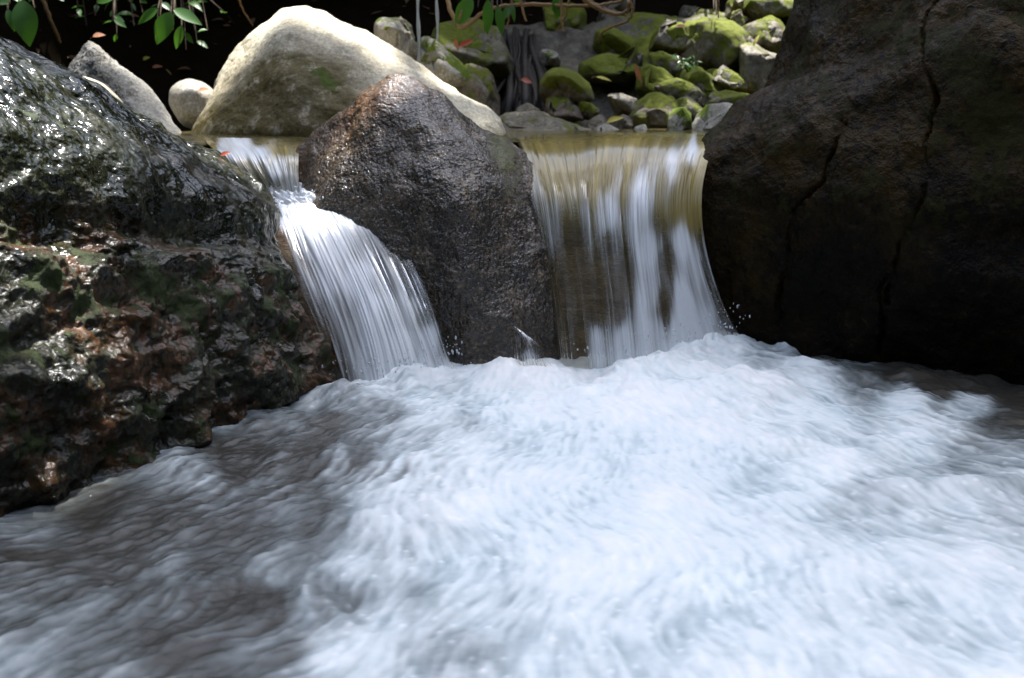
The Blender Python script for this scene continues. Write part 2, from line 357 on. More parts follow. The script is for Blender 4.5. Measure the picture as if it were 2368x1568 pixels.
def f_mid(co, no):
    u, v = PX(co)
    d = 0.03 * fbm(co, 3.5, 3, 0.5, 41) + 0.012 * fbm(co, 11, 3, 0.55, 44) + 0.003 * ridged(co, 42, 3, 0.6, 47)
    low = sst(430, 640, v)
    d += 0.004 * low * fbm(co, 55, 2, 0.6, 49) - 0.015 * blob(u, v, 880, 300, 60, 140, 30)
    stain_shade = np.clip(0.75 * blob(u, v, 810, 240, 130, 55, -35) + 0.5 * blob(u, v, 690, 360, 40, 60) + 0.3 * blob(u, v, 960, 200, 90, 40), 0, 1)
    moss = np.clip(0.5 * blob(u, v, 1185, 410, 60, 130, -15) + 0.3 * blob(u, v, 1150, 330, 40, 60) + 0.25 * blob(u, v, 740, 400, 60, 60), 0, 1)
    wet = np.clip(0.1 + 1.2 * sst(300, 640, v) - 0.5 * blob(u, v, 1200, 450, 60, 120), 0, 1)
    return d, {'stain_shade': stain_shade, 'moss': moss, 'wet': wet}
hull_rock("boulder", [A], 0.018, 6, 2, f_mid, MAT['mid'], "speckled brown wet boulder with a rounded peak standing between the two waterfalls", "boulder")

# --- huge dark boulder on the right
A = Pl([(1850, -20, 3.9), (1818, 60, 3.85), (1792, 125, 3.8), (1762, 195, 3.78), (1900, -250, 3.9), (1990, -50, 3.4), (1950, 150, 3.3), (2367, 0, 2.95), (2900, -100, 2.8), (2900, -600, 3.2), (2300, -520, 3.6), (2100, 400, 3.1), (2600, 500, 2.75),
        (1800, 400, 3.6), (2900, 700, 2.6), (2900, -100, 4.8), (1950, 0, 4.8), (1900, 500, 4.8), (2900, 600, 4.8), (2300, -400, 4.6)])
B = Pl([(2367, 60, 2.9), (2900, 60, 2.72), (2100, 90, 3.16), (1960, 160, 3.3), (1738, 225, 3.72), (1712, 258, 3.7), (1672, 306, 3.62), (1612, 366, 3.53), (1524, 428, 3.44), (1522, 485, 3.41), (1550, 548, 3.38), (1596, 605, 3.36), (1650, 690, 3.34), (1712, 780, 3.32), (1850, 330, 3.2), (1800, 520, 3.15), (1830, 700, 3.2), (2000, 450, 2.98), (2050, 700, 3.0), (2367, 500, 2.72), (2367, 760, 2.75), (2900, 600, 2.5)])
for (u, v) in [(1745, 795), (1830, 800), (2000, 822), (2200, 850), (2367, 872), (2900, 930)]:
    g = G(u, v); B += [g, g + np.array([0.0, 0.02, -0.4])]
B += [np.array([1.2, 4.4, -0.3]), np.array([3.2, 4.4, -0.3]), P(1800, 330, 4.5), P(2700, 330, 4.5)]
CR1 = [(2180, -10), (2150, 60), (2140, 150), (2165, 230), (2150, 330), (2140, 440), (2110, 520), (2060, 620), (2050, 700)]
CR2 = [(1950, 285), (1945, 310), (1930, 350), (1900, 420), (1830, 480), (1815, 560), (1800, 640), (1790, 760)]
CR3 = [(2080, 590), (2035, 660), (2030, 720), (2032, 830)]
CR4 = [(1850, 470), (1838, 540), (1846, 600)]
def f_right(co, no):
    u, v = PX(co)
    w = 14 * fbm(co, 12, 5, 0.65, 61)
    d = 0.06 * fbm(co, 2.2, 3, 0.5, 51) + 0.014 * fbm(co, 8, 4, 0.55, 54) + 0.005 * ridged(co, 35, 3, 0.6, 57)
    front = np.where(no[:, 1] < 0.15, 1.0, 0.0)
    cv_ = np.clip(.75 + 2.2 * fbm(co, 6, 3, .6, 66), .1, 1.8)
    for c, wd, dep in ((CR1, 3.2, .018), (CR2, 4.2, .026), (CR3, 2.8, .014), (CR4, 2.6, .01)):
        pdist = polydist(u + w, v + w * 0.6, c)
        d -= front * cv_ * dep * np.exp(-(pdist / (wd * (.5 + .6 * cv_))) ** 2) + front * dep * 0.15 * np.exp(-(pdist / (wd * 4)) ** 2)
    d += 0.03 * blob(u, v, 2300, 120, 130, 200, -20) - 0.025 * blob(u, v, 2350, 560, 140, 60) + 0.02 * blob(u, v, 2150, 640, 120, 100)
    stain_shade = np.clip(0.35 + 0.9 * fbm(co, 3.5, 4, 0.55, 71) + 0.5 * blob(u, v, 2330, 90, 90, 120) - 0.4 * sst(500, 700, v) + 0.35 * sst(560, 300, v), 0, 1)
    moss = np.clip(0.3 + 0.5 * fbm(co, 5, 3, 0.5, 73) - 0.3 * sst(480, 640, v) + .08 * sst(500, 300, v), 0, 1)
    wet = np.clip(0.2 + 0.5 * sst(300, 700, v) - 0.4 * blob(u, v, 2330, 100, 120, 150), 0, 1)
    return d, {'stain_shade': stain_shade, 'moss': moss, 'wet': wet}
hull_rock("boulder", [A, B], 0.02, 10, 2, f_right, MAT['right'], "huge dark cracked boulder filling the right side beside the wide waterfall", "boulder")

# --- pale sunlit boulder behind
A = Pl([(428, 322, 4.35), (450, 280, 4.42), (470, 245, 4.5), (500, 185, 4.55), (545, 108, 4.58), (580, 66, 4.6), (640, 26, 4.66), (700, 8, 4.72), (745, 12, 4.74), (795, 40, 4.72), (850, 88, 4.66), (905, 130, 4.62), (960, 155, 4.6), (1010, 180, 4.56), (1062, 211, 4.5), (1112, 245, 4.46), (1152, 272, 4.42), (1168, 305, 4.4), (1165, 340, 4.4),
        (600, 130, 4.32), (648, 78, 4.36), (760, 100, 4.32), (860, 150, 4.28), (960, 205, 4.2), (1100, 300, 4.16), (560, 230, 4.2), (690, 200, 4.12), (520, 300, 4.16), (690, 300, 4.0), (860, 260, 4.05), (480, 340, 4.2), (700, 350, 4.0), (900, 350, 4.0), (1100, 350, 4.1)])
A += [P(480, 420, 4.3), P(1150, 420, 4.3), P(700, 420, 4.0), P(520, 300, 5.2), P(1100, 320, 5.1), P(700, 130, 5.1), P(560, 420, 5.2)]
def f_pale(co, no):
    u, v = PX(co)
    d = 0.03 * fbm(co, 2.6, 3, 0.5, 81) + 0.012 * fbm(co, 9, 4, 0.55, 84) + 0.004 * ridged(co, 30, 3, 0.55, 87)
    st = np.stack([co[:, 0] * .5 + co[:, 2] * 0.3, co[:, 1], co[:, 2] * 4 + co[:, 0] * 2.2], -1)
    d += 0.008 * ridged(st, 4.5, 3, 0.6, 91) * sst(640, 820, u)
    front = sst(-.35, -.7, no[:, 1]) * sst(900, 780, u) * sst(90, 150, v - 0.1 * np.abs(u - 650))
    stain_shade = np.clip(0.8 * front + 0.6 * blob(u, v, 670, 220, 110, 130, 0) + 0.75 * blob(u, v, 560, 300, 150, 60) + 0.8 * blob(u, v, 780, 290, 120, 60) + 0.4 * blob(u, v, 700, 330, 200, 30), 0, 1)  # rock stain plus shade painted over the camera-facing front
    moss = np.clip(0.62 * blob(u, v, 755, 190, 50, 28, 25) + 0.35 * blob(u, v, 680, 130, 70, 40, 20) + 0.4 * blob(u, v, 790, 270, 60, 40), 0, 1)
    wet = np.clip(0.75 * blob(u, v, 690, 260, 110, 90) + 0.3 * sst(290, 320, v), 0, 1)  # wet here also darkens the middle of the front as painted shade
    return d, {'stain_shade': stain_shade, 'moss': moss, 'wet': wet}
hull_rock("boulder", [A], 0.03, 5, 2, f_pale, MAT['pale'], "big pale boulder with a sunlit top and mossy brown stained and shaded front", "boulder")

# --- rock under the falls (seen through the water)
def f_bed(co, no):
    u, v = PX(co)
    st = np.stack([co[:, 0] * .6, co[:, 1], co[:, 2] * 3.5], -1)
    d = 0.015 * fbm(co, 5, 3, 0.5, 101) + 0.012 * ridged(st, 7, 3, 0.55, 104)
    return d, {'stain_shade': np.clip(0.4 + fbm(co, 5, 3, 0.5, 108), 0, 1), 'moss': np.zeros(len(u)), 'wet': np.full(len(u), 0.25)}
A = Pl([(1190, 400, 3.46), (1620, 400, 3.5), (1200, 420, 3.36), (1600, 420, 3.36), (1240, 560, 3.26), (1600, 560, 3.26), (1270, 700, 3.22), (1620, 700, 3.22), (1270, 900, 3.2), (1620, 900, 3.2)])
A += [p + np.array([0, 0.45, -0.05]) for p in A[4:]] + [np.array([0.1, 3.9, 0.45]), np.array([0.75, 3.9, 0.45])]
hull_rock("rock_ledge", [A], 0.02, 4, 1, f_bed, MAT['bed'], "brown layered rock step under the wide waterfall, seen through its thin water", "rock ledge")
A = Pl([(600, 500, 3.4), (860, 470, 3.42), (610, 545, 3.2), (640, 520, 3.19), (880, 560, 3.18), (650, 640, 3.07), (690, 600, 3.08), (930, 660, 3.08), (690, 760, 2.97), (760, 720, 2.97), (980, 760, 3.0), (740, 940, 2.9), (800, 900, 2.9), (1040, 900, 2.96)])
A += [p + np.array([0, 0.5, -0.05]) for p in A[2:]]
hull_rock("stream_rock", [A], 0.02, 5, 1, f_bed, MAT['bed'], "rounded reddish brown rock under the thin water of the narrow cascade", "rock")
A = Pl([(440, 360, 3.75), (720, 360, 3.75), (500, 400, 3.46), (700, 400, 3.46), (560, 500, 3.4), (720, 500, 3.4), (600, 600, 3.45), (740, 600, 3.45)])
A += [p + np.array([0, 0.4, -0.1]) for p in A]
hull_rock("stream_rock", [A], 0.02, 4, 1, f_bed, MAT['bed'], "tan rock under the small upper cascade beside the pale boulder", "rock")

# ------------------------------------------------------------------ stones of the far bank
def stone(poly, y, depth, label, moss=0.3, tone=0.0, stain_shade=0.3, wet=0.0, mat='bank', rough=1.5, round_=2, cat="stone", seed=0, mossn=0.5, cuts=5, grow_=1.22, group="stones of the far bank"):
    poly = np.array(poly, float); c = poly.mean(0); poly = c + (poly - c) * grow_; pts = []
    for (u, v) in poly: pts.append(P(u, v, y))
    for (u, v) in c + (poly - c) * 0.84: pts.append(P(u, v, y - depth * 0.42))
    for (u, v) in c + (poly - c) * np.array([0.55, 0.5]): pts.append(P(u, v, y - depth * 0.55))
    for (u, v) in c + (poly - c) * 0.7: pts.append(P(u, v + 5, y + depth * 0.5))
    size = np.ptp(np.array(pts), axis=0).max()
    def fn(co, no):
        s = max(size, 0.08)
        d = s * rough * (0.05 * fbm(co, 1.6 / s, 3, 0.5, 200 + seed) + 0.03 * ridged(co, 4.2 / s, 3, 0.55, 230 + seed))
        rg = np.random.default_rng(900 + seed); cc = co.mean(0); ext = np.ptp(co, axis=0) / 2
        for k in range(cuts):
            nn = rg.normal(0, 1, 3) * np.array([1, .8, 1]); nn[1] = -abs(nn[1]); nn /= np.linalg.norm(nn)
            lim = np.sqrt(((nn * ext) ** 2).sum()) * rg.uniform(.72, .92); dd = (co - cc) @ nn - lim; ca = no @ nn
            d = np.where((dd > 0) & (ca > .15), d - dd / np.maximum(ca, .45), d)
        n = len(co)
        ms = np.clip(moss + .1 + mossn * (no[:, 2] * 0.5 - 0.1) + 0.5 * fbm(co, 2.2 / s, 3, 0.55, 260 + seed), 0, 1) if moss > 0 else np.zeros(n)
        return d, {'moss': ms, 'stain_shade': np.full(n, stain_shade), 'wet': np.full(n, wet)}
    return hull_rock("stone", [pts], max(size / 26, 0.006), round_, 1, fn, MAT[mat], label, cat, group)
S = [
 # poly, y, depth, label, kwargs; high wet paints the shaded stones darker
 ([(1262, 108), (1266, 20), (1300, 8), (1338, 30), (1350, 106)], 6.35, .35, "tall dark slab with dim green moss under the tan vines", dict(moss=.55, wet=.5)),
 ([(1380, 125), (1385, 80), (1410, 64), (1440, 84), (1466, 100), (1476, 150), (1430, 152), (1395, 140)], 6.0, .3, "dark olive mossy rock below the loop of tan vines", dict(moss=.7, wet=.4)),
 ([(1370, 62), (1420, 42), (1470, 55), (1512, 85), (1512, 110), (1440, 95)], 6.4, .4, "dim sloping slab in shade at the foot of the black hollow", dict(moss=.3, wet=.8)),
 ([(1350, 178), (1352, 150), (1400, 130), (1440, 140), (1478, 160), (1484, 185), (1420, 184)], 5.75, .35, "low dark mossy rock behind the yellow leaf strip", dict(moss=.55, wet=.5)),
 ([(1256, 232), (1254, 195), (1270, 170), (1292, 163), (1325, 174), (1352, 196), (1362, 228), (1320, 240), (1280, 240)], 5.3, .35, "round stone capped with bright green moss right of the dark roots", dict(moss=.5, mossn=1.1, stain_shade=.5, wet=.15, rough=.6)),
 ([(1160, 325), (1160, 276), (1195, 271), (1250, 275), (1300, 290), (1345, 305), (1372, 320), (1300, 330)], 4.95, .3, "long low pale cracked stone at the water's edge right of the pale boulder", dict(moss=.16, stain_shade=.2, mossn=.2)),
 ([(1262, 275), (1270, 236), (1310, 232), (1335, 250), (1345, 275)], 5.2, .25, "pinkish brown stone directly under the green mossy round stone", dict(moss=.2, stain_shade=.9)),
 ([(1336, 272), (1340, 240), (1362, 234), (1385, 256), (1384, 276)], 5.2, .2, "small grey stone with a green moss streak beside the pinkish stone", dict(moss=.4)),
 ([(1405, 222), (1412, 214), (1468, 232), (1462, 272), (1432, 274), (1418, 250)], 5.35, .25, "flat tan block with a sunlit face above the yellow pod leaf", dict(moss=0, stain_shade=.7, tone=1, mat='grey')),
 ([(1355, 318), (1362, 284), (1388, 270), (1404, 282), (1402, 304), (1380, 320)], 5.0, .2, "small dark grey wet stone next to the yellow pod leaf", dict(moss=.05, wet=.5)),
 ([(1372, 322), (1385, 296), (1402, 290), (1425, 300), (1442, 322)], 4.85, .2, "small smooth pale stone just behind the lip of the wide waterfall", dict(moss=0, mat='grey', rough=.5)),
 ([(1430, 300), (1438, 272), (1468, 272), (1470, 305)], 5.15, .2, "small grey flat stone between the tan block and the mossy notched rock", dict(moss=.05, wet=.3)),
 ([(1466, 318), (1468, 272), (1480, 240), (1505, 224), (1545, 232), (1562, 250), (1562, 320)], 5.15, .3, "notched rock with pale mossy rim and dark brown wet front", dict(moss=.35, stain_shade=.7, wet=.35)),
 ([(1464, 316), (1470, 296), (1490, 290), (1500, 316)], 4.88, .15, "small cream stone at the water below the notched rock", dict(moss=0, mat='grey', rough=.5)),
 ([(1550, 305), (1548, 275), (1556, 256), (1578, 252), (1594, 262), (1596, 296), (1584, 312)], 4.95, .25, "sunlit yellow green rounded stone at the water's edge", dict(moss=.5, mat='grey', rough=.6)),
 ([(1556, 268), (1562, 236), (1590, 230), (1612, 248), (1640, 268), (1620, 290)], 5.15, .25, "grooved grey stone just above the yellow green sunlit stone", dict(moss=.3)),
 ([(1512, 226), (1520, 190), (1545, 184), (1590, 200), (1622, 218), (1628, 246), (1570, 238)], 5.4, .3, "long grey stone with a mossy left end on the right of the bank", dict(moss=.32, stain_shade=.3)),
 ([(1482, 222), (1482, 180), (1500, 156), (1530, 164), (1556, 185), (1530, 210)], 5.5, .3, "dark green mossy rock right of the brown upright leaf", dict(moss=.75, wet=.3)),
 ([(1606, 315), (1612, 268), (1640, 248), (1680, 250), (1712, 262), (1700, 318)], 4.95, .35, "broad pale grey stone touching the dark boulder at the water", dict(moss=.14, stain_shade=.2, mat='grey')),
 ([(1580, 215), (1586, 182), (1605, 166), (1635, 180), (1658, 215), (1640, 240)], 5.55, .3, "grey stone with a bright moss patch below the little fern", dict(moss=.4)),
 ([(1636, 200), (1642, 170), (1680, 168), (1718, 188), (1725, 208), (1680, 206)], 5.6, .3, "ribbed grey stone wedged under the large mossy block", dict(moss=.25, rough=1.6)),
 ([(1640, 250), (1650, 215), (1690, 212), (1730, 222), (1735, 255)], 5.3, .3, "small cracked grey stone with green moss against the dark boulder", dict(moss=.35)),
 ([(1575, 130), (1580, 80), (1600, 58), (1635, 50), (1680, 60), (1712, 80), (1716, 150), (1712, 172), (1660, 166), (1610, 145)], 5.85, .45, "large grey block with green moss across its middle under the top right slab", dict(moss=.42, stain_shade=.4)),
 ([(1508, 110), (1516, 76), (1545, 66), (1578, 58), (1592, 80), (1580, 118), (1545, 112)], 5.9, .3, "yellowish mossy rock left of the large grey mossy block", dict(moss=.6, stain_shade=.4)),
 ([(1500, 165), (1506, 128), (1530, 122), (1562, 140), (1580, 170), (1540, 178)], 5.7, .25, "dim dark stone below the yellowish mossy rock", dict(moss=.35, wet=.6)),
 ([(1716, 215), (1716, 112), (1745, 108), (1790, 115), (1790, 215)], 5.65, .3, "upright flat grey slab right of the deep black crevice", dict(moss=.12, stain_shade=.2, rough=.6)),
 ([(1715, 112), (1718, 75), (1745, 58), (1775, 45), (1800, 60), (1812, 90), (1800, 118)], 5.85, .35, "grey and mossy stone on top of the upright grey slab", dict(moss=.3, stain_shade=.4)),
 ([(1690, 48), (1695, 10), (1730, -5), (1790, -8), (1842, 5), (1845, 34), (1780, 30), (1735, 44)], 6.2, .4, "sunlit mossy slab at the top right corner of the bank", dict(moss=.35)),
 ([(1690, 62), (1692, 30), (1712, 22), (1720, 60)], 6.05, .2, "small brown mossy post like rock under the sunlit top slab", dict(moss=.35, stain_shade=.9)),
 ([(1580, 60), (1590, 20), (1640, 28), (1685, 40), (1690, 70)], 6.5, .4, "shadowy dark rock in the hollow above the large mossy block", dict(moss=.15, wet=.9)),
 ([(874, 118), (876, 58), (892, 50), (918, 54), (945, 90), (965, 118), (955, 135), (900, 130)], 5.15, .3, "tan blocky stone peeking over the sunlit ridge of the pale boulder", dict(moss=.12, stain_shade=.5, mat='grey', rough=.8)),
 ([(894, 80), (900, 48), (925, 44), (945, 60), (955, 90)], 5.45, .25, "dim stone just behind the tan blocky stone", dict(moss=.2, wet=.5)),
 ([(960, 165), (964, 112), (985, 90), (1000, 92), (1035, 135), (1060, 160), (1090, 175), (1085, 200), (1000, 190)], 5.25, .35, "sunlit pale and mossy wedge rock under the falling water threads", dict(moss=.3, stain_shade=.4, mat='grey')),
 ([(1015, 200), (1010, 110), (1030, 72), (1090, 62), (1140, 80), (1170, 140), (1170, 220), (1100, 230)], 5.75, .5, "large shaded boulder with faint moss left of the dark roots", dict(moss=.32, stain_shade=.3, wet=.6)),
 ([(1030, 240), (1040, 185), (1080, 160), (1125, 175), (1148, 230), (1140, 275), (1090, 262)], 5.25, .35, "bumpy olive brown stone behind the pale boulder's lower ridge", dict(moss=.22, stain_shade=.8, wet=.25)),
 ([(1195, 275), (1200, 250), (1218, 244), (1242, 258), (1246, 278)], 5.15, .18, "small grey stone at the foot of the dark roots", dict(moss=.05, wet=.2)),
 ([(1165, 285), (1170, 262), (1195, 258), (1205, 284)], 5.18, .15, "little brownish stone behind the long low pale stone", dict(moss=.05, wet=.3, stain_shade=.7)),
 ([(1252, 146), (1256, 122), (1280, 124), (1292, 148)], 5.85, .2, "small flat grey stone right of the upper roots", dict(moss=.05, wet=.1, mat='grey')),
]
for k, (poly, y, dep, lab, kw) in enumerate(S): stone(poly, y, dep, lab, seed=k * 7, **kw)
def f_face(co, no):
    u, v = PX(co)
    st = np.stack([co[:, 0], co[:, 1], co[:, 2] * 1.7], -1)
    d = 0.09 * fbm(co, 1.8, 3, 0.5, 701) + 0.07 * ridged(st, 3.2, 4, 0.55, 704)
    return d, {'moss': np.clip(0.2 - 0.3 * sst(1540, 1380, u) + 0.5 * no[:, 2] + 0.5 * fbm(co, 2.5, 3, 0.5, 708), 0, 1), 'stain_shade': np.full(len(u), .3), 'wet': np.clip(1.0 - 0.9 * sst(1500, 1640, u), 0, 1)}  # wet and thinner moss paint the dim, unlit left part darker
A = Pl([(1150, 330, 5.6), (1850, 330, 5.35), (1150, 200, 5.95), (1400, 120, 6.25), (1520, 90, 6.3), (1700, 40, 6.3), (1900, 20, 6.2), (1900, 200, 5.7), (1250, 90, 6.45), (1500, 240, 5.7), (1300, 240, 5.75), (1000, 330, 5.6), (960, 160, 6.0), (1000, 100, 6.2)])
A += [p + np.array([0, .9, -.3]) for p in A]
hull_rock("bedrock", [A], 0.035, 3, 1, f_face, MAT['bank'], "dark mossy bedrock showing in the gaps behind the loose bank stones", "bedrock")
# grey stones at the back left
def f_ang(co, no):
    u, v = PX(co)
    d = 0.02 * fbm(co, 4, 3, 0.5, 301) + 0.006 * ridged(co, 20, 3, 0.6, 304)
    chip = blob(u, v, 225, 160, 50, 70, 20) + blob(u, v, 285, 210, 50, 25, 45)
    d += -0.03 * chip + 0.045 * chip * ridged(co, 16, 3, 0.6, 308)
    return d, {'stain_shade': np.clip(0.3 * chip, 0, 1), 'moss': np.zeros(len(u)), 'wet': np.clip(0.35 * chip * (0.5 + fbm(co, 14, 3, 0.5, 310)), 0, 1)}
A = Pl([(160, 160, 4.6), (180, 118, 4.6), (203, 90, 4.6), (222, 96, 4.62), (262, 130, 4.62), (300, 165, 4.6), (345, 205, 4.56), (380, 245, 4.5), (420, 305, 4.4), (430, 330, 4.4), (230, 170, 4.38), (270, 200, 4.35), (340, 280, 4.28), (400, 330, 4.25), (180, 240, 4.4), (250, 300, 4.3)])
A += Pl([(200, 400, 4.4), (440, 400, 4.35), (240, 200, 5.0), (380, 330, 4.9), (420, 400, 4.9)])
hull_rock("stone", [A], 0.014, 3, 2, f_ang, MAT['grey'], "slanted angular grey stone with a chipped face behind the wet left boulder", "stone")
stone([(130, 260), (140, 200), (172, 176), (200, 178), (240, 195), (275, 225), (300, 262), (250, 300)], 4.0, .35, "white sunlit rounded stone peeking over the wet left boulder", moss=0, stain_shade=.1, mat='pale', rough=.4, round_=5, cuts=0, grow_=1, group=None)
stone([(388, 240), (392, 205), (415, 187), (440, 182), (470, 190), (500, 215), (505, 280), (470, 310), (415, 290)], 4.85, .4, "round grey stone half hidden beside the pale sunlit boulder", moss=0, stain_shade=.35, mat='grey', rough=.5, round_=5, cuts=0, grow_=1, group=None)

# ------------------------------------------------------------------ dark roots on the bank
mb = MB(); rr = np.random.default_rng(3)
base = P(1195, 200, 5.8)
for k in range(30):
    t_ = rr.random(); u0 = 1160 + 78 * t_; u1 = 1122 + 140 * t_; y0, y1 = 6.0 + .08 * rr.random(), 5.4 + .12 * rr.random()
    w1, w2 = rr.normal(0, 9, 2)
    pts = [P(u0 - 4 + 8 * rr.random(), 66 + 40 * rr.random() ** 2, y0 + .12), P(u0 + w1, 118, y0 - .12), P(.5 * (u0 + u1) + w2, 165, .5 * (y0 + y1)), P(u1 + w1 + w2, 225, y1 + .05), P(u1 + rr.normal(0, 5), 290, y1)]
    c = cmr(pts, 40); ra = (0.004 + 0.018 * rr.random() ** 1.6) * np.linspace(.7, 1.25, 40) * (1 + .35 * noise3(np.stack([np.arange(40) * .22, np.full(40, k * 3.1), np.zeros(40)], -1), 5))
    mb.add(*tube(c, ra, 9))
o = mb.build("root_mass", MAT['root']); rebase(o)
tag(o, "dark wet tangle of upright roots running down the bank between mossy stones", "tree roots")

# ------------------------------------------------------------------ water
SHEET = None
def water_mat(name, foam_col, deep_col, rough=0.08, bump=((60, 0.25, 0.006),), clear=False, tex=False):
    m = NT(name); o = m.obj(); foam = m.attr('foam'); body = m.attr('body')
    nrm = None
    for (s_, st_, d_) in bump: nrm = m.bump(m.noise(o, s_, 5, 0.6), st_, d_, nrm)
    if clear: deep_col = m.ramp(m.attr('tex'), [(0.1, tuple(x * .45 for x in deep_col)), (0.5, deep_col), (0.9, tuple(x * 1.9 for x in deep_col))])
    if clear: nrm = m.bump(m.attr('tex'), 0.4, 0.005, nrm)
    deep = m.n("ShaderNodeBsdfPrincipled", {'Base Color': deep_col, 'Roughness': rough, 'IOR': 1.33, 'Normal': nrm}).outputs[0]
    if clear:
        fr = m.n("ShaderNodeFresnel", {'IOR': 1.33, 'Normal': nrm}).outputs[0]
        thin = m.n("ShaderNodeMixShader", {0: fr, 1: m.n("ShaderNodeBsdfTransparent", {'Color': (0.9, 0.88, 0.82)}).outputs[0], 2: m.n("ShaderNodeBsdfGlossy", {'Color': (1, 1, 1), 'Roughness': rough, 'Normal': nrm}).outputs[0]}).outputs[0]
        deep = m.n("ShaderNodeMixShader", {0: body, 1: thin, 2: deep}).outputs[0]
    if tex: foam_col = m.ramp(m.attr('tex'), [(0.0, (0.34, 0.45, 0.49)), (0.35, (0.57, 0.68, 0.725)), (0.62, (0.80, 0.875, 0.9)), (1.0, (0.96, 0.97, 0.975))])
    fd = m.n("ShaderNodeBsdfDiffuse", {'Color': foam_col, 'Normal': nrm}).outputs[0]
    ft = m.n("ShaderNodeBsdfTranslucent", {'Color': foam_col}).outputs[0]
    fo = m.n("ShaderNodeMixShader", {0: 0.18, 1: fd, 2: ft}).outputs[0]
    fg = m.n("ShaderNodeMixShader", {0: 0.08, 1: fo, 2: m.n("ShaderNodeBsdfGlossy", {'Roughness': 0.16, 'Normal': nrm}).outputs[0]}).outputs[0]
    sh = m.n("ShaderNodeMixShader", {0: foam, 1: deep, 2: fg}).outputs[0]
    if clear: sh = m.n("ShaderNodeMixShader", {0: m.attr('alpha'), 1: m.n("ShaderNodeBsdfTransparent").outputs[0], 2: sh}).outputs[0]
    return m.out(sh)
MAT['pool'] = water_mat('churning_pool_water', (0.82, 0.86, 0.88), (0.036, 0.033, 0.027), 0.07, ((45, 0.3, 0.010), (170, 0.4, 0.005)), tex=True)
MAT['upper'] = water_mat('olive_stream_water', (0.8, 0.83, 0.84), (0.1, 0.082, 0.034), 0.1, ((14, 0.2, 0.01),))
MAT['fall'] = water_mat('falling_water', (0.8, 0.83, 0.86), (0.185, 0.145, 0.05), 0.1, ((70, 0.15, 0.003),), clear=True)

def bil(a, x, y):
    h, w = a.shape; x = np.clip(x, 0, w - 1.001); y = np.clip(y, 0, h - 1.001); i = x.astype(np.int32); j = y.astype(np.int32); fx = x - i; fy = y - j
    return (a[j, i] * (1 - fx) + a[j, i + 1] * fx) * (1 - fy) + (a[j + 1, i] * (1 - fx) + a[j + 1, i + 1] * fx) * fy
def blur(a, n):
    for _ in range(n):
        a = (np.roll(a, 1, 0) + 2 * a + np.roll(a, -1, 0)) / 4; a = (np.roll(a, 1, 1) + 2 * a + np.roll(a, -1, 1)) / 4
    return a
# flow field of the pool on a regular grid; strands of foam are drawn out along it
DX = 0.004; x0, x1, y0, y1 = -2.0, 2.5, 0.75, 3.65
gxs = np.arange(x0, x1, DX); gys = np.arange(y0, y1, DX); GX, GY = np.meshgrid(gxs, gys)
vx = np.zeros_like(GX); vy = np.zeros_like(GX)
for (sx, sy, q, dx_, dy_) in ((-0.15, 2.85, 1.0, 0.25, -0.5), (0.35, 3.1, 1.0, 0.0, -0.5), (0.75, 3.15, 0.8, 0.3, -0.4)):
    rx, ry = GX - sx, GY - sy; r2 = rx ** 2 + ry ** 2 + 0.06
    vx += q * (rx / r2 * 0.35 + dx_ * 0.15 / r2 ** 0.5); vy += q * (ry / r2 * 0.35 + dy_ * 0.15 / r2 ** 0.5)
vy -= 0.25; vx -= 0.35 * sst(0.2, -0.9, GX)
psi = fbm(np.stack([GX, GY * 1.1, 0 * GX], -1), 2.0, 2, 0.5, 401)
vx += 0.14 * np.gradient(psi, DX, axis=0); vy -= 0.14 * np.gradient(psi, DX, axis=1)
sp_ = np.hypot(vx, vy) + 1e-6; vx /= sp_; vy /= sp_
def lic(tex, steps, w=None):
    acc = tex.copy(); n = 1
    for sgn in (1, -1):
        px, py = np.meshgrid(np.arange(GX.shape[1], dtype=float), np.arange(GX.shape[0], dtype=float))
        for _ in range(steps):
            ux, uy = bil(vx, px, py), bil(vy, px, py); px += sgn * ux * 1.3; py += sgn * uy * 1.3
            acc += bil(tex, px, py); n += 1
    a = acc / n; a -= a.mean(); return a / a.std()
t1 = blur(RNG.standard_normal(GX.shape), 1); t2 = blur(RNG.standard_normal(GX.shape), 2)
dots = blur((RNG.random(GX.shape) > 0.9965).astype(float), 1); dots /= dots.max()
L1, L2 = lic(t1, 3), blur(lic(t2, 11), 1)
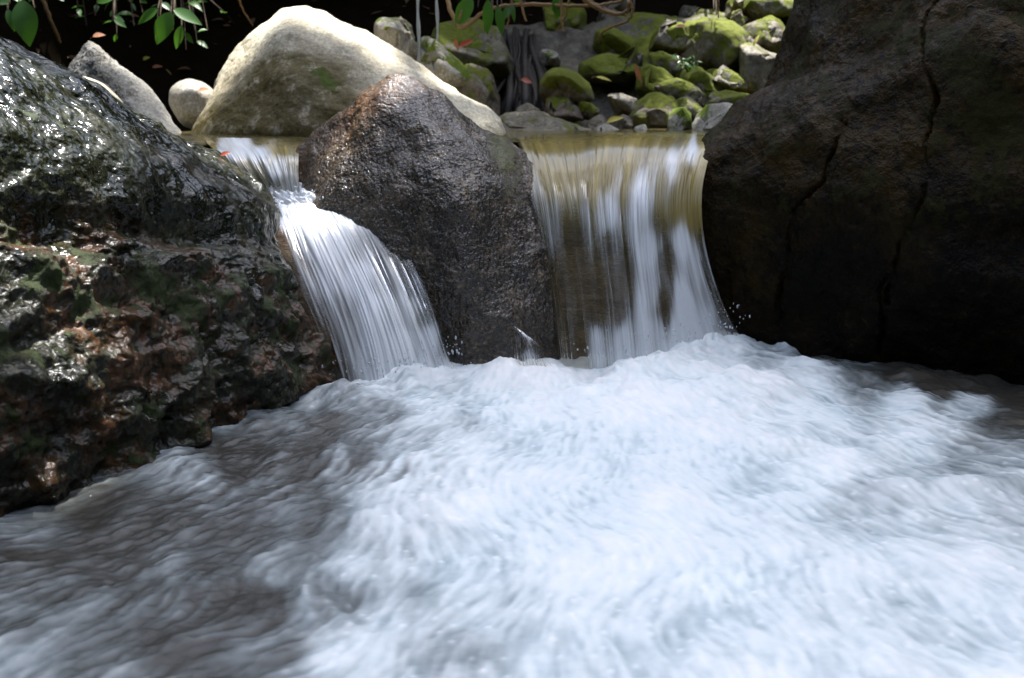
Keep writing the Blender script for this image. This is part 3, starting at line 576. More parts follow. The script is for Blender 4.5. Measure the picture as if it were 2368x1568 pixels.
FO = [(1000, 850, .8), (1100, 840, .95), (1250, 850, .95), (1400, 850, .95), (1650, 790, .95), (1800, 795, .5), (1900, 800, .15), (2100, 845, .05), (2300, 880, .02),
 (700, 905, .55), (800, 920, .4), (900, 890, .65), (960, 900, .85), (1250, 900, 1), (1600, 880, .95), (1850, 870, .9), (2000, 875, .4), (2150, 900, .1), (2367, 915, .02),
 (560, 990, .35), (650, 960, .35), (760, 960, .15), (900, 950, .3), (1000, 960, .75), (1200, 960, .95), (1500, 950, 1), (1900, 940, .95), (2100, 925, .88), (2250, 935, .7), (2300, 978, .2), (2367, 960, .12),
 (420, 1090, .45), (550, 1060, .2), (700, 1050, .15), (800, 1050, .25), (950, 1030, .6), (1100, 1050, .78), (1300, 1060, .95), (1600, 1050, 1), (1900, 1050, .85), (2100, 1030, .8), (2250, 1060, .5), (2367, 1080, .5),
 (30, 1190, .35), (100, 1200, .4), (250, 1170, .3), (400, 1180, .22), (550, 1180, .25), (700, 1200, .35), (900, 1180, .72), (1200, 1180, .95), (1500, 1180, 1), (1800, 1150, .85), (2000, 1160, .65), (2200, 1180, .78), (2367, 1170, .6),
 (50, 1320, .2), (250, 1300, .2), (450, 1300, .28), (650, 1300, .42), (850, 1300, .65), (1100, 1300, .85), (1400, 1300, .95), (1700, 1300, .95), (2000, 1300, .9), (2300, 1300, .85),
 (50, 1450, .25), (250, 1430, .2), (420, 1430, .15), (600, 1400, .05), (750, 1400, .4), (900, 1420, .65), (1150, 1420, .75), (1400, 1420, .85), (1700, 1420, .9), (2000, 1420, .85), (2300, 1430, .85),
 (50, 1540, .45), (250, 1530, .3), (420, 1500, .08), (620, 1510, .25), (800, 1520, .75), (1050, 1500, .55), (1300, 1520, .8), (1600, 1530, .85), (1900, 1530, .9), (2200, 1540, .85)]
mx = np.arange(-1.75, 2.25, 0.0042); ys = [0.85]
while ys[-1] < 3.6: ys.append(ys[-1] + 0.0032 * (0.55 + 0.5 * ys[-1]))
my = np.array(ys); MX, MY = np.meshgrid(mx, my)
gxi, gyi = (MX - x0) / DX, (MY - y0) / DX
l1, l2, bub = bil(L1, gxi, gyi), bil(L2, gxi, gyi), bil(dots, gxi, gyi)
p3 = np.stack([MX, MY, 0 * MX], -1)
mu, mv = PX(np.stack([MX, MY, 0 * MX], -1))
lay = idw(mu, mv, FO, 2.0, 25, 1.0, 1.6)
wave = fbm(p3, 2.6, 4, 0.5, 411); chop = fbm(p3, 9, 3, 0.55, 415)
wp = p3 + 0.10 * np.stack([fbm(p3, 4, 2, .5, 417), fbm(p3, 4, 2, .5, 418), 0 * MX], -1)
cloud = fbm(wp * np.array([1, .75, 1]), 4.2, 5, 0.58, 421)
near = sst(1.9, 3.0, MY)
zz = 0.030 * wave * (0.5 + near) + 0.012 * chop * (0.6 + near) + 0.010 * cloud + 0.0003 * l2 + 0.0004 * l1 - 0.035 * sst(2.5, 3.0, MY) * sst(.45, .2, MX)
for (cu, cv, ru, rv, a) in ((1660, 800, 130, 25, .05), (1150, 850, 130, 22, .03), (1240, 815, 60, 14, .03), (760, 905, 80, 14, .03), (1450, 850, 80, 18, .03), (1550, 900, 220, 25, .03), (960, 860, 80, 18, .035), (430, 1080, 60, 22, .02), (2230, 1125, 200, 20, .02)):
    zz += a * blob(mu, mv, cu, cv, ru, rv)
zz -= 0.05 * blob(mu, mv, 1355, 850, 45, 14)
shore = np.exp(-(polydist(mu, mv, [(-60, 1185), (0, 1158), (150, 1105), (300, 1062), (400, 1030), (480, 1005), (560, 965), (650, 905), (760, 885)]) / (9 + 10 * np.abs(cloud))) ** 2)
shore += 0.6 * np.exp(-(polydist(mu, mv, [(1750, 795), (1830, 802), (2000, 824), (2200, 850), (2400, 880)]) / (6 + 8 * np.abs(cloud))) ** 2)
lay = lay - 0.3 * blob(mu, mv, 2180, 885, 260, 38, 8) - 0.12 * sst(1000, 700, mu) * sst(930, 1000, mv) * sst(1420, 1280, mv) * sst(.75, .5, lay)
hi = sst(.5, .92, lay); lo = 1 - hi; zz += lo * (0.0007 * l2 + 0.004 * fbm(p3 * np.array([1, 1.5, 1]), 26, 3, .5, 451)); midz = np.clip(lay * (1 - lay) * 4, 0, 1)
lay2 = lay + 0.8 * shore * sst(-.25, .3, cloud + .3 * wave)
zz += 0.014 * shore * (0.6 + 2 * np.clip(cloud, -.2, .5))
foam = sst(-0.02, 1.05, lay2 + lo * (0.085 * l2 * (0.3 + 2.4 * np.clip(cloud + .12, 0, .6)) + 0.035 * l1) + hi * (0.03 * l1 + 0.03 * l2) + 0.32 * cloud * (0.12 + 0.88 * midz) + 0.3 * bub * sst(.2, .5, lay2))
foam = np.clip(foam, 0, 0.97)
tex = 0.64 + 0.075 * l1 + 0.035 * l2 + 0.30 * cloud + 0.3 * wave * hi + 0.45 * (lay - .85) + 0.5 * bub
zz += 0.0035 * bub * sst(.2, .6, lay)
froth = np.exp(-(polydist(mu, mv, [(790, 895), (900, 878), (1050, 852), (1150, 842), (1250, 848), (1350, 862), (1450, 850), (1560, 825), (1660, 800), (1745, 798)]) / 26) ** 2)
zz += froth * (0.02 * fbm(p3, 16, 4, 0.6, 441) + 0.008)
tex += 0.25 * froth * fbm(p3, 22, 3, 0.6, 445)
pw = mesh_np("pool_water", np.stack([MX, MY, zz], -1).reshape(-1, 3), grid_faces(len(my), len(mx)))
attr(pw, 'foam', foam); attr(pw, 'body', np.ones_like(foam)); attr(pw, 'tex', tex)
tag(link("pool_water", pw, MAT['pool']), kind='structure')

# upper stream surface
ux = np.linspace(-1.5, 1.9, 300); uy = np.linspace(3.64, 6.3, 240); UX, UY = np.meshgrid(ux, uy)
uz = 0.632 + 0.004 * fbm(np.stack([UX * .6, UY, 0 * UX], -1), 6, 3, 0.5, 431) - 0.35 * (np.clip(3.72 - UY, 0, 1)) ** 2 * 4 - 0.012 * sst(0.1, -0.6, UX) * sst(4.2, 3.6, UY)
um = mesh_np("stream_water", np.stack([UX, UY, uz], -1).reshape(-1, 3), grid_faces(240, 300))
attr(um, 'foam', np.zeros(UX.shape)); attr(um, 'body', np.ones(UX.shape))
tag(link("stream_water", um, MAT['upper']), kind='structure')

def fall(name, rows, ns, nt, foam_pts, body_fn, alpha_fn, label, streak, corr, seed, idw_s=(1.0, .6), cat="waterfall", soft=1.0, froth=0.0):
    ctrl = np.array([[P(*c) for c in r] for r in rows])
    a = cmr(ctrl, nt); a = np.swapaxes(cmr(np.swapaxes(a, 0, 1), ns), 0, 1)         # nt x ns x 3
    s, t = np.meshgrid(np.linspace(0, 1, ns), np.linspace(0, 1, nt))
    du, dv = np.gradient(a, axis=1), np.gradient(a, axis=0); nrm = np.cross(du, dv); nrm /= np.linalg.norm(nrm, axis=-1, keepdims=True) + 1e-9
    nrm *= np.where(nrm[..., 1:2] > 0, -1, 1)
    k = streak
    q = lambda fs, ft, sd, z=0.0: noise3(np.stack([s * fs + 0.25 * noise3(np.stack([s * 6, t * 3, 0 * s + 5.5], -1), sd), t * ft, 0 * s + z], -1), sd)
    st1 = q(k, 1.6, seed); st2 = q(k * 2.6, 2.6, seed + 1); st3 = q(k * 6.5, 5, seed + 2); st4 = q(k * 13, 9, seed + 3)
    grow = sst(0.15, 0.75, t)
    d = corr * (0.55 * st1 + 0.3 * st2) * (0.45 + grow) + corr * 0.2 * st3 * (.3 + grow)
    if froth: d = d + froth * sst(.3, .08, t) * (0.5 + 1.3 * fbm(np.stack([s * 3, t * 9, 0 * s], -1), 3, 3, .55, seed + 9))
    co = a + nrm * d[..., None]
    u, v = PX(a)
    lay = idw(u, v, foam_pts, 2.2, 12, *idw_s)
    sk = 0.34 * st1 + 0.34 * st2 + 0.2 * st3 + 0.2 * st4
    f = sst(0.0, 1.05, lay + soft * (.5 + .5 * sst(.3, .6, t)) * sk * (0.06 + 1.1 * np.clip(lay * (1 - lay) * 4, 0, 1)))
    me = mesh_np(name, co.reshape(-1, 3), grid_faces(nt, ns))
    al = alpha_fn(s, t, u, v, st2, st3)
    attr(me, 'tex', 0.5 + 0.55 * q(7, 1.2, seed + 5) + 0.45 * q(22, 1.6, seed + 6) + .2 * q(60, 2, seed + 7))
    attr(me, 'foam', np.clip(f, 0, .95) * al); attr(me, 'body', np.clip(body_fn(s, t, u, v, st1) , 0, 1) * al); attr(me, 'alpha', al)
    o = link(name, me, MAT['fall']); rebase(o); return tag(o, label, cat)
R = [[(1185, 312, 3.86), (1290, 312, 3.86), (1420, 307, 3.9), (1540, 307, 3.9), (1680, 309, 3.9)],
     [(1188, 322, 3.62), (1290, 326, 3.6), (1420, 314, 3.62), (1540, 314, 3.62), (1670, 318, 3.62)],
     [(1198, 345, 3.46), (1300, 358, 3.42), (1415, 338, 3.46), (1530, 336, 3.46), (1655, 338, 3.46)],
     [(1212, 390, 3.34), (1310, 405, 3.3), (1408, 388, 3.33), (1520, 382, 3.33), (1635, 380, 3.34)],
     [(1226, 460, 3.24), (1322, 475, 3.2), (1402, 465, 3.22), (1512, 460, 3.23), (1622, 455, 3.26)],
     [(1246, 560, 3.18), (1332, 580, 3.15), (1410, 570, 3.15), (1515, 570, 3.17), (1630, 560, 3.22)],
     [(1266, 680, 3.14), (1345, 690, 3.11), (1425, 690, 3.11), (1530, 690, 3.13), (1665, 680, 3.2)],
     [(1285, 850, 3.1), (1362, 870, 3.07), (1440, 860, 3.07), (1550, 840, 3.1), (1722, 800, 3.2)]]
FP = [(1620, 316, 0), (1590, 318, 0), (1480, 318, 0), (1650, 326, 0), (1545, 316, 0), (1500, 342, 0), (1540, 334, 0.03), (1460, 338, 0), (1640, 335, .15), (1250, 330, 0), (1400, 330, 0), (1550, 325, 0), (1250, 380, 0), (1330, 380, 0), (1400, 390, .02), (1280, 420, .08), (1235, 430, .45), (1300, 470, .22), (1350, 450, .1), (1350, 500, .22), (1400, 500, .6), (1440, 420, .3), (1450, 360, .02), (1510, 400, .45), (1550, 365, .85), (1600, 345, .8), (1590, 420, .03), (1600, 500, .03), (1560, 480, .06), (1485, 440, .8), (1475, 500, .6), (1530, 430, .2), (1530, 500, .08), (1260, 520, .35), (1330, 560, .14), (1410, 570, .2), (1500, 580, .8), (1545, 600, .12), (1575, 560, .9), (1600, 640, .6), (1640, 660, .4), (1670, 730, .3),  # white values near the upper lip also paint sky reflection
      (1300, 650, .1), (1380, 650, .1), (1445, 640, .15), (1505, 680, .72), (1535, 700, .1), (1580, 700, .95), (1310, 770, .14), (1345, 800, .02), (1378, 790, .8), (1440, 790, .75), (1510, 780, .8), (1570, 780, .95), (1630, 760, .8), (1700, 760, .35), (1380, 725, .06), (1430, 725, .12), (1290, 800, .2)]
def body_r(s, t, u, v, n):
    b = 1 - sst(400, 560, v + 40 * n - 110 * blob(u, v, 1585, 480, 50, 90))
    return np.clip(b * 0.97 + 0.12, 0, 1)
al_r = lambda s, t, u, v, a, b: np.clip(sst(0.0, 0.05, s + 0.03 * a), 0, 1)
fall("waterfall", R, 520, 420, FP, body_r, al_r, "wide waterfall sliding over an olive lip and falling in white streaks by the dark boulder", 16, 0.014, 501, (1.0, .42))
L = [[(600, 452, 3.42), (690, 440, 3.42), (770, 432, 3.42), (850, 450, 3.42)],
     [(628, 470, 3.3), (710, 462, 3.28), (795, 458, 3.28), (870, 480, 3.28)],
     [(640, 505, 3.16), (745, 510, 3.14), (840, 515, 3.14), (920, 540, 3.14)],
     [(662, 580, 3.04), (785, 590, 3.02), (885, 600, 3.03), (965, 615, 3.04)],
     [(700, 680, 2.95), (830, 690, 2.93), (930, 700, 2.95), (1005, 710, 2.97)],
     [(745, 790, 2.89), (865, 800, 2.87), (968, 800, 2.9), (1035, 800, 2.93)],
     [(780, 910, 2.85), (890, 920, 2.83), (1000, 900, 2.86), (1066, 880, 2.9)]]
LP = [(640, 470, .85), (720, 450, .85), (800, 440, .75), (860, 470, .4), (700, 490, .85), (780, 490, .35), (830, 500, .6), (900, 530, .35), (660, 540, .35), (720, 560, .7), (780, 560, .85), (840, 570, .5), (900, 580, .3), (950, 610, .2), (690, 620, .3), (760, 640, .6), (830, 640, .95), (890, 640, .45), (950, 660, .3), (720, 720, .25), (790, 720, .45), (860, 720, .95), (930, 720, .75), (990, 720, .25), (740, 800, .2), (800, 800, .5), (860, 800, .9), (930, 800, .95), (990, 790, .8), (1030, 790, .25), (790, 880, .35), (880, 880, .95), (980, 870, .95), (1050, 850, .7)]
al_l = lambda s, t, u, v, a, b: np.clip(sst(-0.05, 0.10, s - 0.02 + (0.10 * a + 0.14 * b) * sst(.1, .5, t)), 0, 1) * np.clip(sst(1.0, 0.93, s + 0.05 * a), 0, 1)
fall("waterfall", L, 420, 420, LP, lambda s, t, u, v, n: 0.06 + 0.2 * sst(.25, 0, t), al_l, "narrow white cascade rushing down right between the wet left boulder and brown boulder", 9, 0.022, 521, (1.0, .6), soft=0.75, froth=0.03)
U = [[(470, 318, 3.85), (590, 320, 3.85), (700, 324, 3.85)],
     [(478, 330, 3.62), (595, 332, 3.6), (694, 338, 3.58)],
     [(492, 345, 3.5), (610, 352, 3.47), (690, 362, 3.44)],
     [(520, 385, 3.43), (628, 395, 3.39), (690, 405, 3.37)],
     [(570, 430, 3.4), (645, 440, 3.36), (694, 445, 3.34)],
     [(600, 490, 3.37), (660, 495, 3.33), (705, 500, 3.32)]]
SP = [[(1168, 752, 2.97), (1180, 750, 2.96), (1190, 754, 2.96)], [(1174, 778, 2.95), (1202, 768, 2.94), (1228, 782, 2.95)], [(1176, 805, 2.94), (1218, 796, 2.92), (1254, 806, 2.94)], [(1178, 850, 2.93), (1228, 845, 2.9), (1285, 850, 2.93)]]
fall("splash", SP, 120, 90, [(1180, 760, .06), (1200, 800, .12), (1240, 800, .14), (1220, 830, .5), (1180, 820, .25), (1270, 830, .2)], lambda s, t, u, v, n: 0 * s, lambda s, t, u, v, a, b: np.clip(sst(0, .3, s + .35 * a) * sst(1, .7, s + .35 * b) * sst(-.35, .25, a + .6 * b + t * .6) * sst(.05, .45, t), 0, 1), "small thin jet of water splashing off the foot of the brown boulder", 8, 0.006, 561, (1.0, 1.0), "splash")
UP = [(480, 325, 0), (600, 325, 0), (690, 330, 0), (525, 345, .6), (560, 342, .75), (600, 352, .8), (640, 385, .75), (655, 350, .05), (680, 360, .2), (560, 390, .15), (600, 420, .15), (640, 440, .2), (665, 430, .4), (690, 440, .3), (620, 380, .3)]
fall("waterfall", U, 260, 220, UP, lambda s, t, u, v, n: np.clip(1.0 - sst(.35, .8, t) * .6, 0, 1), lambda s, t, u, v, a, b: np.ones_like(s), "small upper spill with a white crest in front of the pale boulder", 10, 0.012, 541, (1.0, .8), soft=0.8)

# ------------------------------------------------------------------ leaves, twigs, vines
def leaf_geo(pos, dirv, up, L, Wd, fold=0.25, curl=0.2, n=6):
    d = np.array(dirv, float); d /= np.linalg.norm(d); up = np.array(up, float); r = np.cross(d, up); r /= np.linalg.norm(r) + 1e-9; w = np.cross(r, d)
    t = np.linspace(0, 1, n); prof = np.sin(np.pi * np.clip(t, 0.02, .99) ** 0.8) ** 0.85
    co = []
    for k in range(n):
        c = np.array(pos) + d * L * t[k] - w * curl * L * t[k] ** 2; h = Wd * .5 * prof[k]
        co += [c + r * h + w * h * fold, c, c - r * h + w * h * fold]
    fs = []
    for k in range(n - 1):
        b = 3 * k; fs += [(b, b + 3, b + 4, b + 1), (b + 1, b + 4, b + 5, b + 2)]
    return np.array(co), fs
def GT(u, v, y0=4.6):
    for y in np.arange(y0, 14, .03):
        p = P(u, v, y)
        if p[2] <= float(terrain_h(p[0:1], p[1:2])[0]): return p
    return P(u, v, 14)
def fallen(px, y, dirv, up, L, Wd, mat, name, label, cat="leaf", curl=0.2, fold=0.3, off=(0, 0, 0)):
    mb = MB(); p = (GT(*px) + np.array([0, 0, .01]) if y is None else P(px[0], px[1], y)) + np.array(off); mb.add(*leaf_geo(p, dirv, up, L, Wd, fold, curl, 9))
    d = np.array(dirv, float) / np.linalg.norm(dirv); mb.add(*tube([p, p - d * L * .15, p - d * L * .28 - np.array([0, 0, .01])], L * .012, 5))
    o = mb.build(name, MAT[mat]); rebase(o); return tag(o, label, cat)
fallen((1403, 284), 4.88, (1, .1, .42), (-.3, -.8, .5), .085, .03, 'yellow_leaf', "yellow_leaf", "curled yellow pod leaf lying on stones by the wide waterfall's lip", fold=.7)
fallen((1378, 178), 5.45, (1, .1, -.12), (0, -.7, .7), .085, .02, 'yellow_leaf', "yellow_leaf", "thin pale yellow leaf lying flat behind the round green mossy stone")
fallen((1482, 188), 5.2, (-.45, 0, 1), (-.6, -.8, 0), .09, .028, 'brown_leaf', "brown_leaf", "orange brown leaf standing upright between the mossy rocks")
fallen((1741, 107), 5.45, (.4, 0, 1), (-.6, -.8, .1), .065, .016, 'yellow_leaf', "yellow_leaf", "slim yellow green leaf leaning on the upright grey slab")
fallen((1585, 63), 5.6, (-1, 0, .3), (0, -.7, .7), .05, .022, 'brown_leaf', "orange_leaf", "small orange leaf on top of the yellowish mossy rock")
fallen((1205, 184), 5.2, (1, 0, -.2), (0, -.8, .6), .055, .03, 'red_leaf', "red_leaf", "small reddish leaf caught in the dark roots")
fallen((1062, 108), 5.1, (.9, 0, .5), (-.3, -.9, .2), .075, .028, 'red_leaf', "red_leaf", "dark red leaf resting on the wedge rock by the water threads")
fallen((1052, 88), 5.15, (.2, 0, -1), (-.3, -.9, .2), .06, .022, 'brown_leaf', "brown_leaf", "light brown curled leaf above the dark red leaf")
fallen((455, 155), 4.62, (1, 0, .25), (0, -.7, .7), .045, .025, 'brown_leaf', "brown_leaf", "crumpled orange leaf lying on the tip of the slanted grey stone", off=(0, 0, -.1))
fallen((330, 143), None, (1, 0, .5), (0, -.7, .7), .045, .03, 'yellow_leaf', "yellow_leaf", "sunlit pale yellow leaf on the dark soil above the round grey stone", off=(0, 0, 0))
fallen((352, 160), None, (1, 0, .2), (0, -.7, .7), .06, .028, 'brown_leaf', "brown_leaf", "pinkish brown dry leaf on the dark soil beside the pale yellow leaf")
fallen((300, 38), None, (1, 0, -.1), (0, -.7, .7), .06, .02, 'brown_leaf', "brown_leaf", "narrow reddish dry leaf hanging among the green shrub leaves")
fallen((521, 362), 3.14, (1, 0, .5), (0, -.8, .6), .03, .014, 'red_leaf', "red_leaf", "tiny red brown leaf stuck on the wet boulder's edge at the upper spill", off=(0, -.05, .005))
fallen((200, 90), 4.55, (1, .2, .3), (0, -.7, .7), .05, .03, 'brown_leaf', "brown_leaf", "crumpled orange brown leaf at the peak of the slanted grey stone", off=(.02, .02, .01))
for (a, b, y, lab) in (((405, 190), (378, 160), None, "short straw coloured twig lying left of the round grey stone"), ((140, 180), (290, 178), None, "long thin straw twig lying behind the wet left boulder"), ((340, 205), (362, 240), None, "bent yellow grass stem above the round grey stone")):
    mb = MB(); p0, p1 = GT(*a) + np.array([0, 0, .008]), GT(*b) + np.array([0, 0, .008]); mid = (p0 + p1) / 2 + np.array([0, 0, .012]); mb.add(*tube(cmr([p0, mid, p1], 12), .004, 6))
    o = mb.build("twig", MAT['twig']); rebase(o); tag(o, lab, "twig")
def vine(L, y, r, lab, mat='vine', leaves=0, seed=0):
    pts = [P(u, v, y + dy) for (u, v, dy) in L]; root = empty("vine", pts[0]); tag(root, lab, "vine")
    mb = MB(); c = cmr(pts, 12 * len(pts)); rr = np.random.default_rng(seed); c = c + rr.normal(0, .0016, c.shape)
    mb.add(*tube(c, np.linspace(r, r * .6, len(c)), 7)); mb.build("stem", MAT[mat], root, pts[0])
    if leaves:
        m2 = MB()
        for k in range(leaves):
            p = c[rr.integers(2, len(c))]; m2.add(*leaf_geo(p, (rr.normal(0, .7), rr.normal(0, .5), -.9), (0, -1, .3), .05 + .05 * rr.random(), .025 + .02 * rr.random()))
        m2.build("leaves", MAT['leaf'], root, pts[0])
vine([(1020, -60, .1), (1060, 60, 0), (1130, 22, 0), (1220, 10, 0), (1340, 14, 0), (1430, 4, .05), (1470, -30, .1)], 5.0, .011, "long tan vine running level across the top of the bank", seed=1)
vine([(1320, -30, 0), (1372, 14, 0), (1420, 32, 0), (1448, 26, 0), (1452, 2, 0), (1440, -40, .1)], 4.95, .011, "tan vine bending in a loop at the right end of the vine tangle", seed=2)
vine([(1440, -30, 0), (1462, 20, 0), (1450, 48, 0), (1415, 62, 0), (1390, 78, .1), (1383, 100, .3)], 5.05, .008, "thin brown vine curving down onto the dark olive mossy rock", seed=3)
vine([(1296, -30, 0), (1298, 20, 0), (1303, 76, 0)], 4.95, .008, "straight brown twig hanging down in front of the tall mossy slab", seed=4)
vine([(1203, -30, 0), (1206, 10, 0), (1216, 48, 0)], 4.95, .008, "short tan twig hanging down over the dark roots", seed=5)
vine([(1180, -30, 0), (1182, 10, 0), (1172, 62, 0)], 5.0, .007, "thin brown twig hanging left of the short tan twig", leaves=3, seed=6)
vine([(1075, -20, .1), (1068, 20, 0), (1058, 60, 0)], 5.0, .008, "orange brown twig drooping under the level vine's left end", seed=7)
vine([(1318, -30, 0), (1310, 30, 0), (1285, 74, .1)], 5.1, .006, "slim slanting brown stalk beside the straight hanging twig", seed=8)
vine([(1342, -10, 0), (1400, 22, 0), (1446, 36, .1)], 5.15, .009, "grey brown vine crossing behind the loop of vine", seed=9)
vine([(1655, -30, 0), (1660, 5, 0), (1660, 42, 0)], 5.6, .006, "pale thin stalk hanging in the dark hollow", leaves=0, seed=10)
vine([(545, -30, 0), (560, 20, .1), (585, 60, .2)], 5.2, .006, "pale thin stalk curving behind the peak of the pale boulder", seed=11)
vine([(85, -40, 0), (110, 30, 0), (140, 100, .1)], 5.3, .013, "brown woody stem slanting through the shade at the top left", seed=12)

def shrub(root_px, y, ends, leafn, size, lab, seed, mat='leaf', cat="shrub", extra=()):
    """stems rising from a rooted base to hand-placed tips, leaves in pairs along each stem"""
    rr = np.random.default_rng(seed); b = P(*root_px, y) if cat == 'fern' else GT(root_px[0], root_px[1] - 40, 5.5); root = empty("shrub", b); tag(root, lab, cat)
    ms, ml = MB(), MB()
    for (u, v, dy) in ends:
        e = P(u, v, y + dy); m = (b + e) / 2 + np.array([0, 0, .12 * np.linalg.norm(e - b)])
        c = cmr([b, m, e], 16); ms.add(*tube(c, np.linspace(.007, .003, 16), 6))
        for k in range(leafn):
            p = c[int(16 * (.35 + .64 * (k + rr.random() * .5) / leafn)) % 16]
            d = np.array([rr.normal(0, .8), -abs(rr.normal(.3, .5)), rr.normal(-.35, .35)])
            L = size * (.55 + .8 * rr.random()); ml.add(*leaf_geo(p, d, (rr.normal(0, .4), -.5, 1), L, L * (.42 + .14 * rr.random()), .2 + .2 * rr.random(), .15 + .25 * rr.random()))
    for (u, v, dy, L, wr, dv) in extra:
        e = P(u, v, y + dy); ml.add(*leaf_geo(e, dv, (.2, -.8, .5), L, L * wr, .2, .15, 9)); ms.add(*tube(cmr([b, (b + e) / 2 + np.array([0, 0, .1]), e], 12), .004, 6))
    ms.build("stem", MAT['bark'], root, b); ml.build("leaves", MAT[mat], root, b)
shrub((30, -60), 5.0, [(20, 10, 0), (80, 20, -.05), (110, -10, .1), (-20, 40, 0)], 3, .12, "broad leaved green shrub with one big drooping leaf in the top left corner", 21, extra=[(52, 2, -.1, .2, .55, (.15, -.25, -1)), (22, 8, -.05, .12, .35, (-1, -.1, .2)), (18, 22, -.1, .1, .4, (.3, -.2, -1))])
shrub((280, -50), 5.3, [(235, 10, 0), (300, 5, 0), (330, 30, .1), (260, 50, .1), (270, 80, .1), (310, 60, .15), (220, 35, .1)], 8, .06, "small leaved green shrub in the shade above the slanted grey stone", 22, extra=[(225, 6, -.1, .12, .5, (1, 0, .5)), (263, 36, -.05, .06, .4, (1, -.2, -.5)), (264, 45, -.08, .07, .4, (.9, -.2, -.5))])
shrub((420, -60), 5.1, [(405, 25, 0), (440, 40, 0), (370, 40, 0), (450, 70, .1), (400, 70, .1), (480, 70, 0), (430, 115, .1), (360, 85, .1), (455, 95, .1)], 8, .065, "green shrub with one bright sunlit leaf left of the pale boulder's peak", 23, extra=[(402, 22, -.15, .14, .42, (1, -.15, -.45)), (395, 30, 0, .16, .55, (-.5, -.3, -1)), (365, 20, 0, .12, .4, (-.9, -.2, -.6)), (420, 60, 0, .11, .4, (-.3, -.2, -1))])
shrub((1140, -70), 5.0, [(1135, 10, 0), (1105, 15, .1), (1160, 20, 0)], 3, .09, "cluster of green leaves hanging over the dark roots from the level vine", 24, extra=[(1128, 0, -.1, .15, .35, (.0, -.2, -1)), (1150, 15, -.05, .13, .35, (.2, -.2, -1)), (1138, 25, -.08, .1, .3, (-.4, -.2, -1)), (1090, -5, 0, .15, .5, (-.6, -.2, -1)), (1285, -8, 0, .1, .5, (.1, -.2, -1))])
shrub((1590, 165), 5.35, [(1560, 125, 0), (1575, 135, -.05), (1600, 128, 0), (1585, 150, -.1), (1612, 142, -.05), (1572, 150, -.08)], 8, .028, "small bright green fern tuft growing between the grey bank stones", 25, cat="fern")
shrub((1640, -20), 5.6, [(1650, 26, 0), (1656, 34, 0)], 3, .03, "tiny green sprig in the dark hollow below the pale thin stalk", 26, cat="plant")
shrub((1470, -40), 5.1, [(1464, 12, 0), (1466, 22, 0)], 2, .05, "small green leaf sprig at the right end of the vine loop", 27, cat="plant")
shrub((170, -90), 5.9, [(120, -10, 0), (180, 20, 0), (200, 60, .1), (330, -10, 0), (480, 5, .1), (520, 30, 0)], 7, .1, "dim leafy undergrowth deep in the shade behind the top left shrubs", 28)

rr = np.random.default_rng(77); mb = MB()
for k in range(420):
    x, y = rr.uniform(-3.2, .2), rr.uniform(4.95, 7.2); z = float(terrain_h(np.array([x]), np.array([y]))[0]) + .01
    a = rr.random() * 6.28; L = rr.uniform(.03, .08); mb.add(*leaf_geo((x, y, z), (math.cos(a), math.sin(a), rr.normal(.1, .3)), (rr.normal(0, .4), -.3, 1), L, L * rr.uniform(.35, .6), .3, rr.normal(0, .5), 5))
MAT['litter'] = simple('leaf_litter', (0.10, 0.05, 0.025), 0.7, 0.2, 12, 0.6, 0.3)
tag(mb.build("leaf_litter", MAT['litter']), "dry brown leaf litter on the shaded soil at the back left", "leaf litter", kind='stuff')
# threads of water dripping from above
MAT['drip'] = water_mat('water_thread', (0.75, 0.8, 0.85), (0.3, 0.32, 0.34), 0.1, clear=True)
for (u, v1, r, lab) in ((967, 150, .008, "thin bright thread of falling water above the wedge rock"), (1010, 112, .007, "fainter thread of falling water right of the bright one")):
    mb = MB(); c = np.array([P(u + 1.5 * math.sin(k * .7), v, 5.15) for k, v in enumerate(np.linspace(-900, v1, 60))]); mb.add(*tube(c, r * (1 + .3 * np.sin(np.arange(60) * 1.3)), 8))
    o = mb.build("water_thread", MAT['drip']); rebase(o); n = len(o.data.vertices); attr(o.data, 'foam', np.full(n, .35)); attr(o.data, 'body', np.full(n, .1)); attr(o.data, 'tex', np.full(n, .5)); attr(o.data, 'alpha', np.ones(n)); tag(o, lab, "falling water")

# ------------------------------------------------------------------ unseen trees around the ravine, shaped to control sun and sky light
def leaf_cloud(pts, L, Wd, rr, flat=0.5):
    n = len(pts); d = rr.normal(0, 1, (n, 3)); d[:, 2] -= .3; d /= np.linalg.norm(d, axis=1, keepdims=True)
    up = rr.normal(0, flat, (n, 3)); up[:, 2] += 1; r = np.cross(d, up); r /= np.linalg.norm(r, axis=1, keepdims=True) + 1e-9; w = np.cross(r, d)
    s = (.6 + .8 * rr.random((n, 1))); Lx = L * s; Wx = Wd * s * .5
    co = np.stack([pts, pts + d * Lx * .45 + r * Wx + w * Wx * .3, pts + d * Lx - w * Lx * .12, pts + d * Lx * .45 - r * Wx + w * Wx * .3], 1)
    f = np.arange(n)[:, None] * 4 + np.array([[0, 1, 2, 3]]); f2 = np.concatenate([f[:, [0, 1, 2]], f[:, [0, 2, 3]]])
    return co.reshape(-1, 3), f2
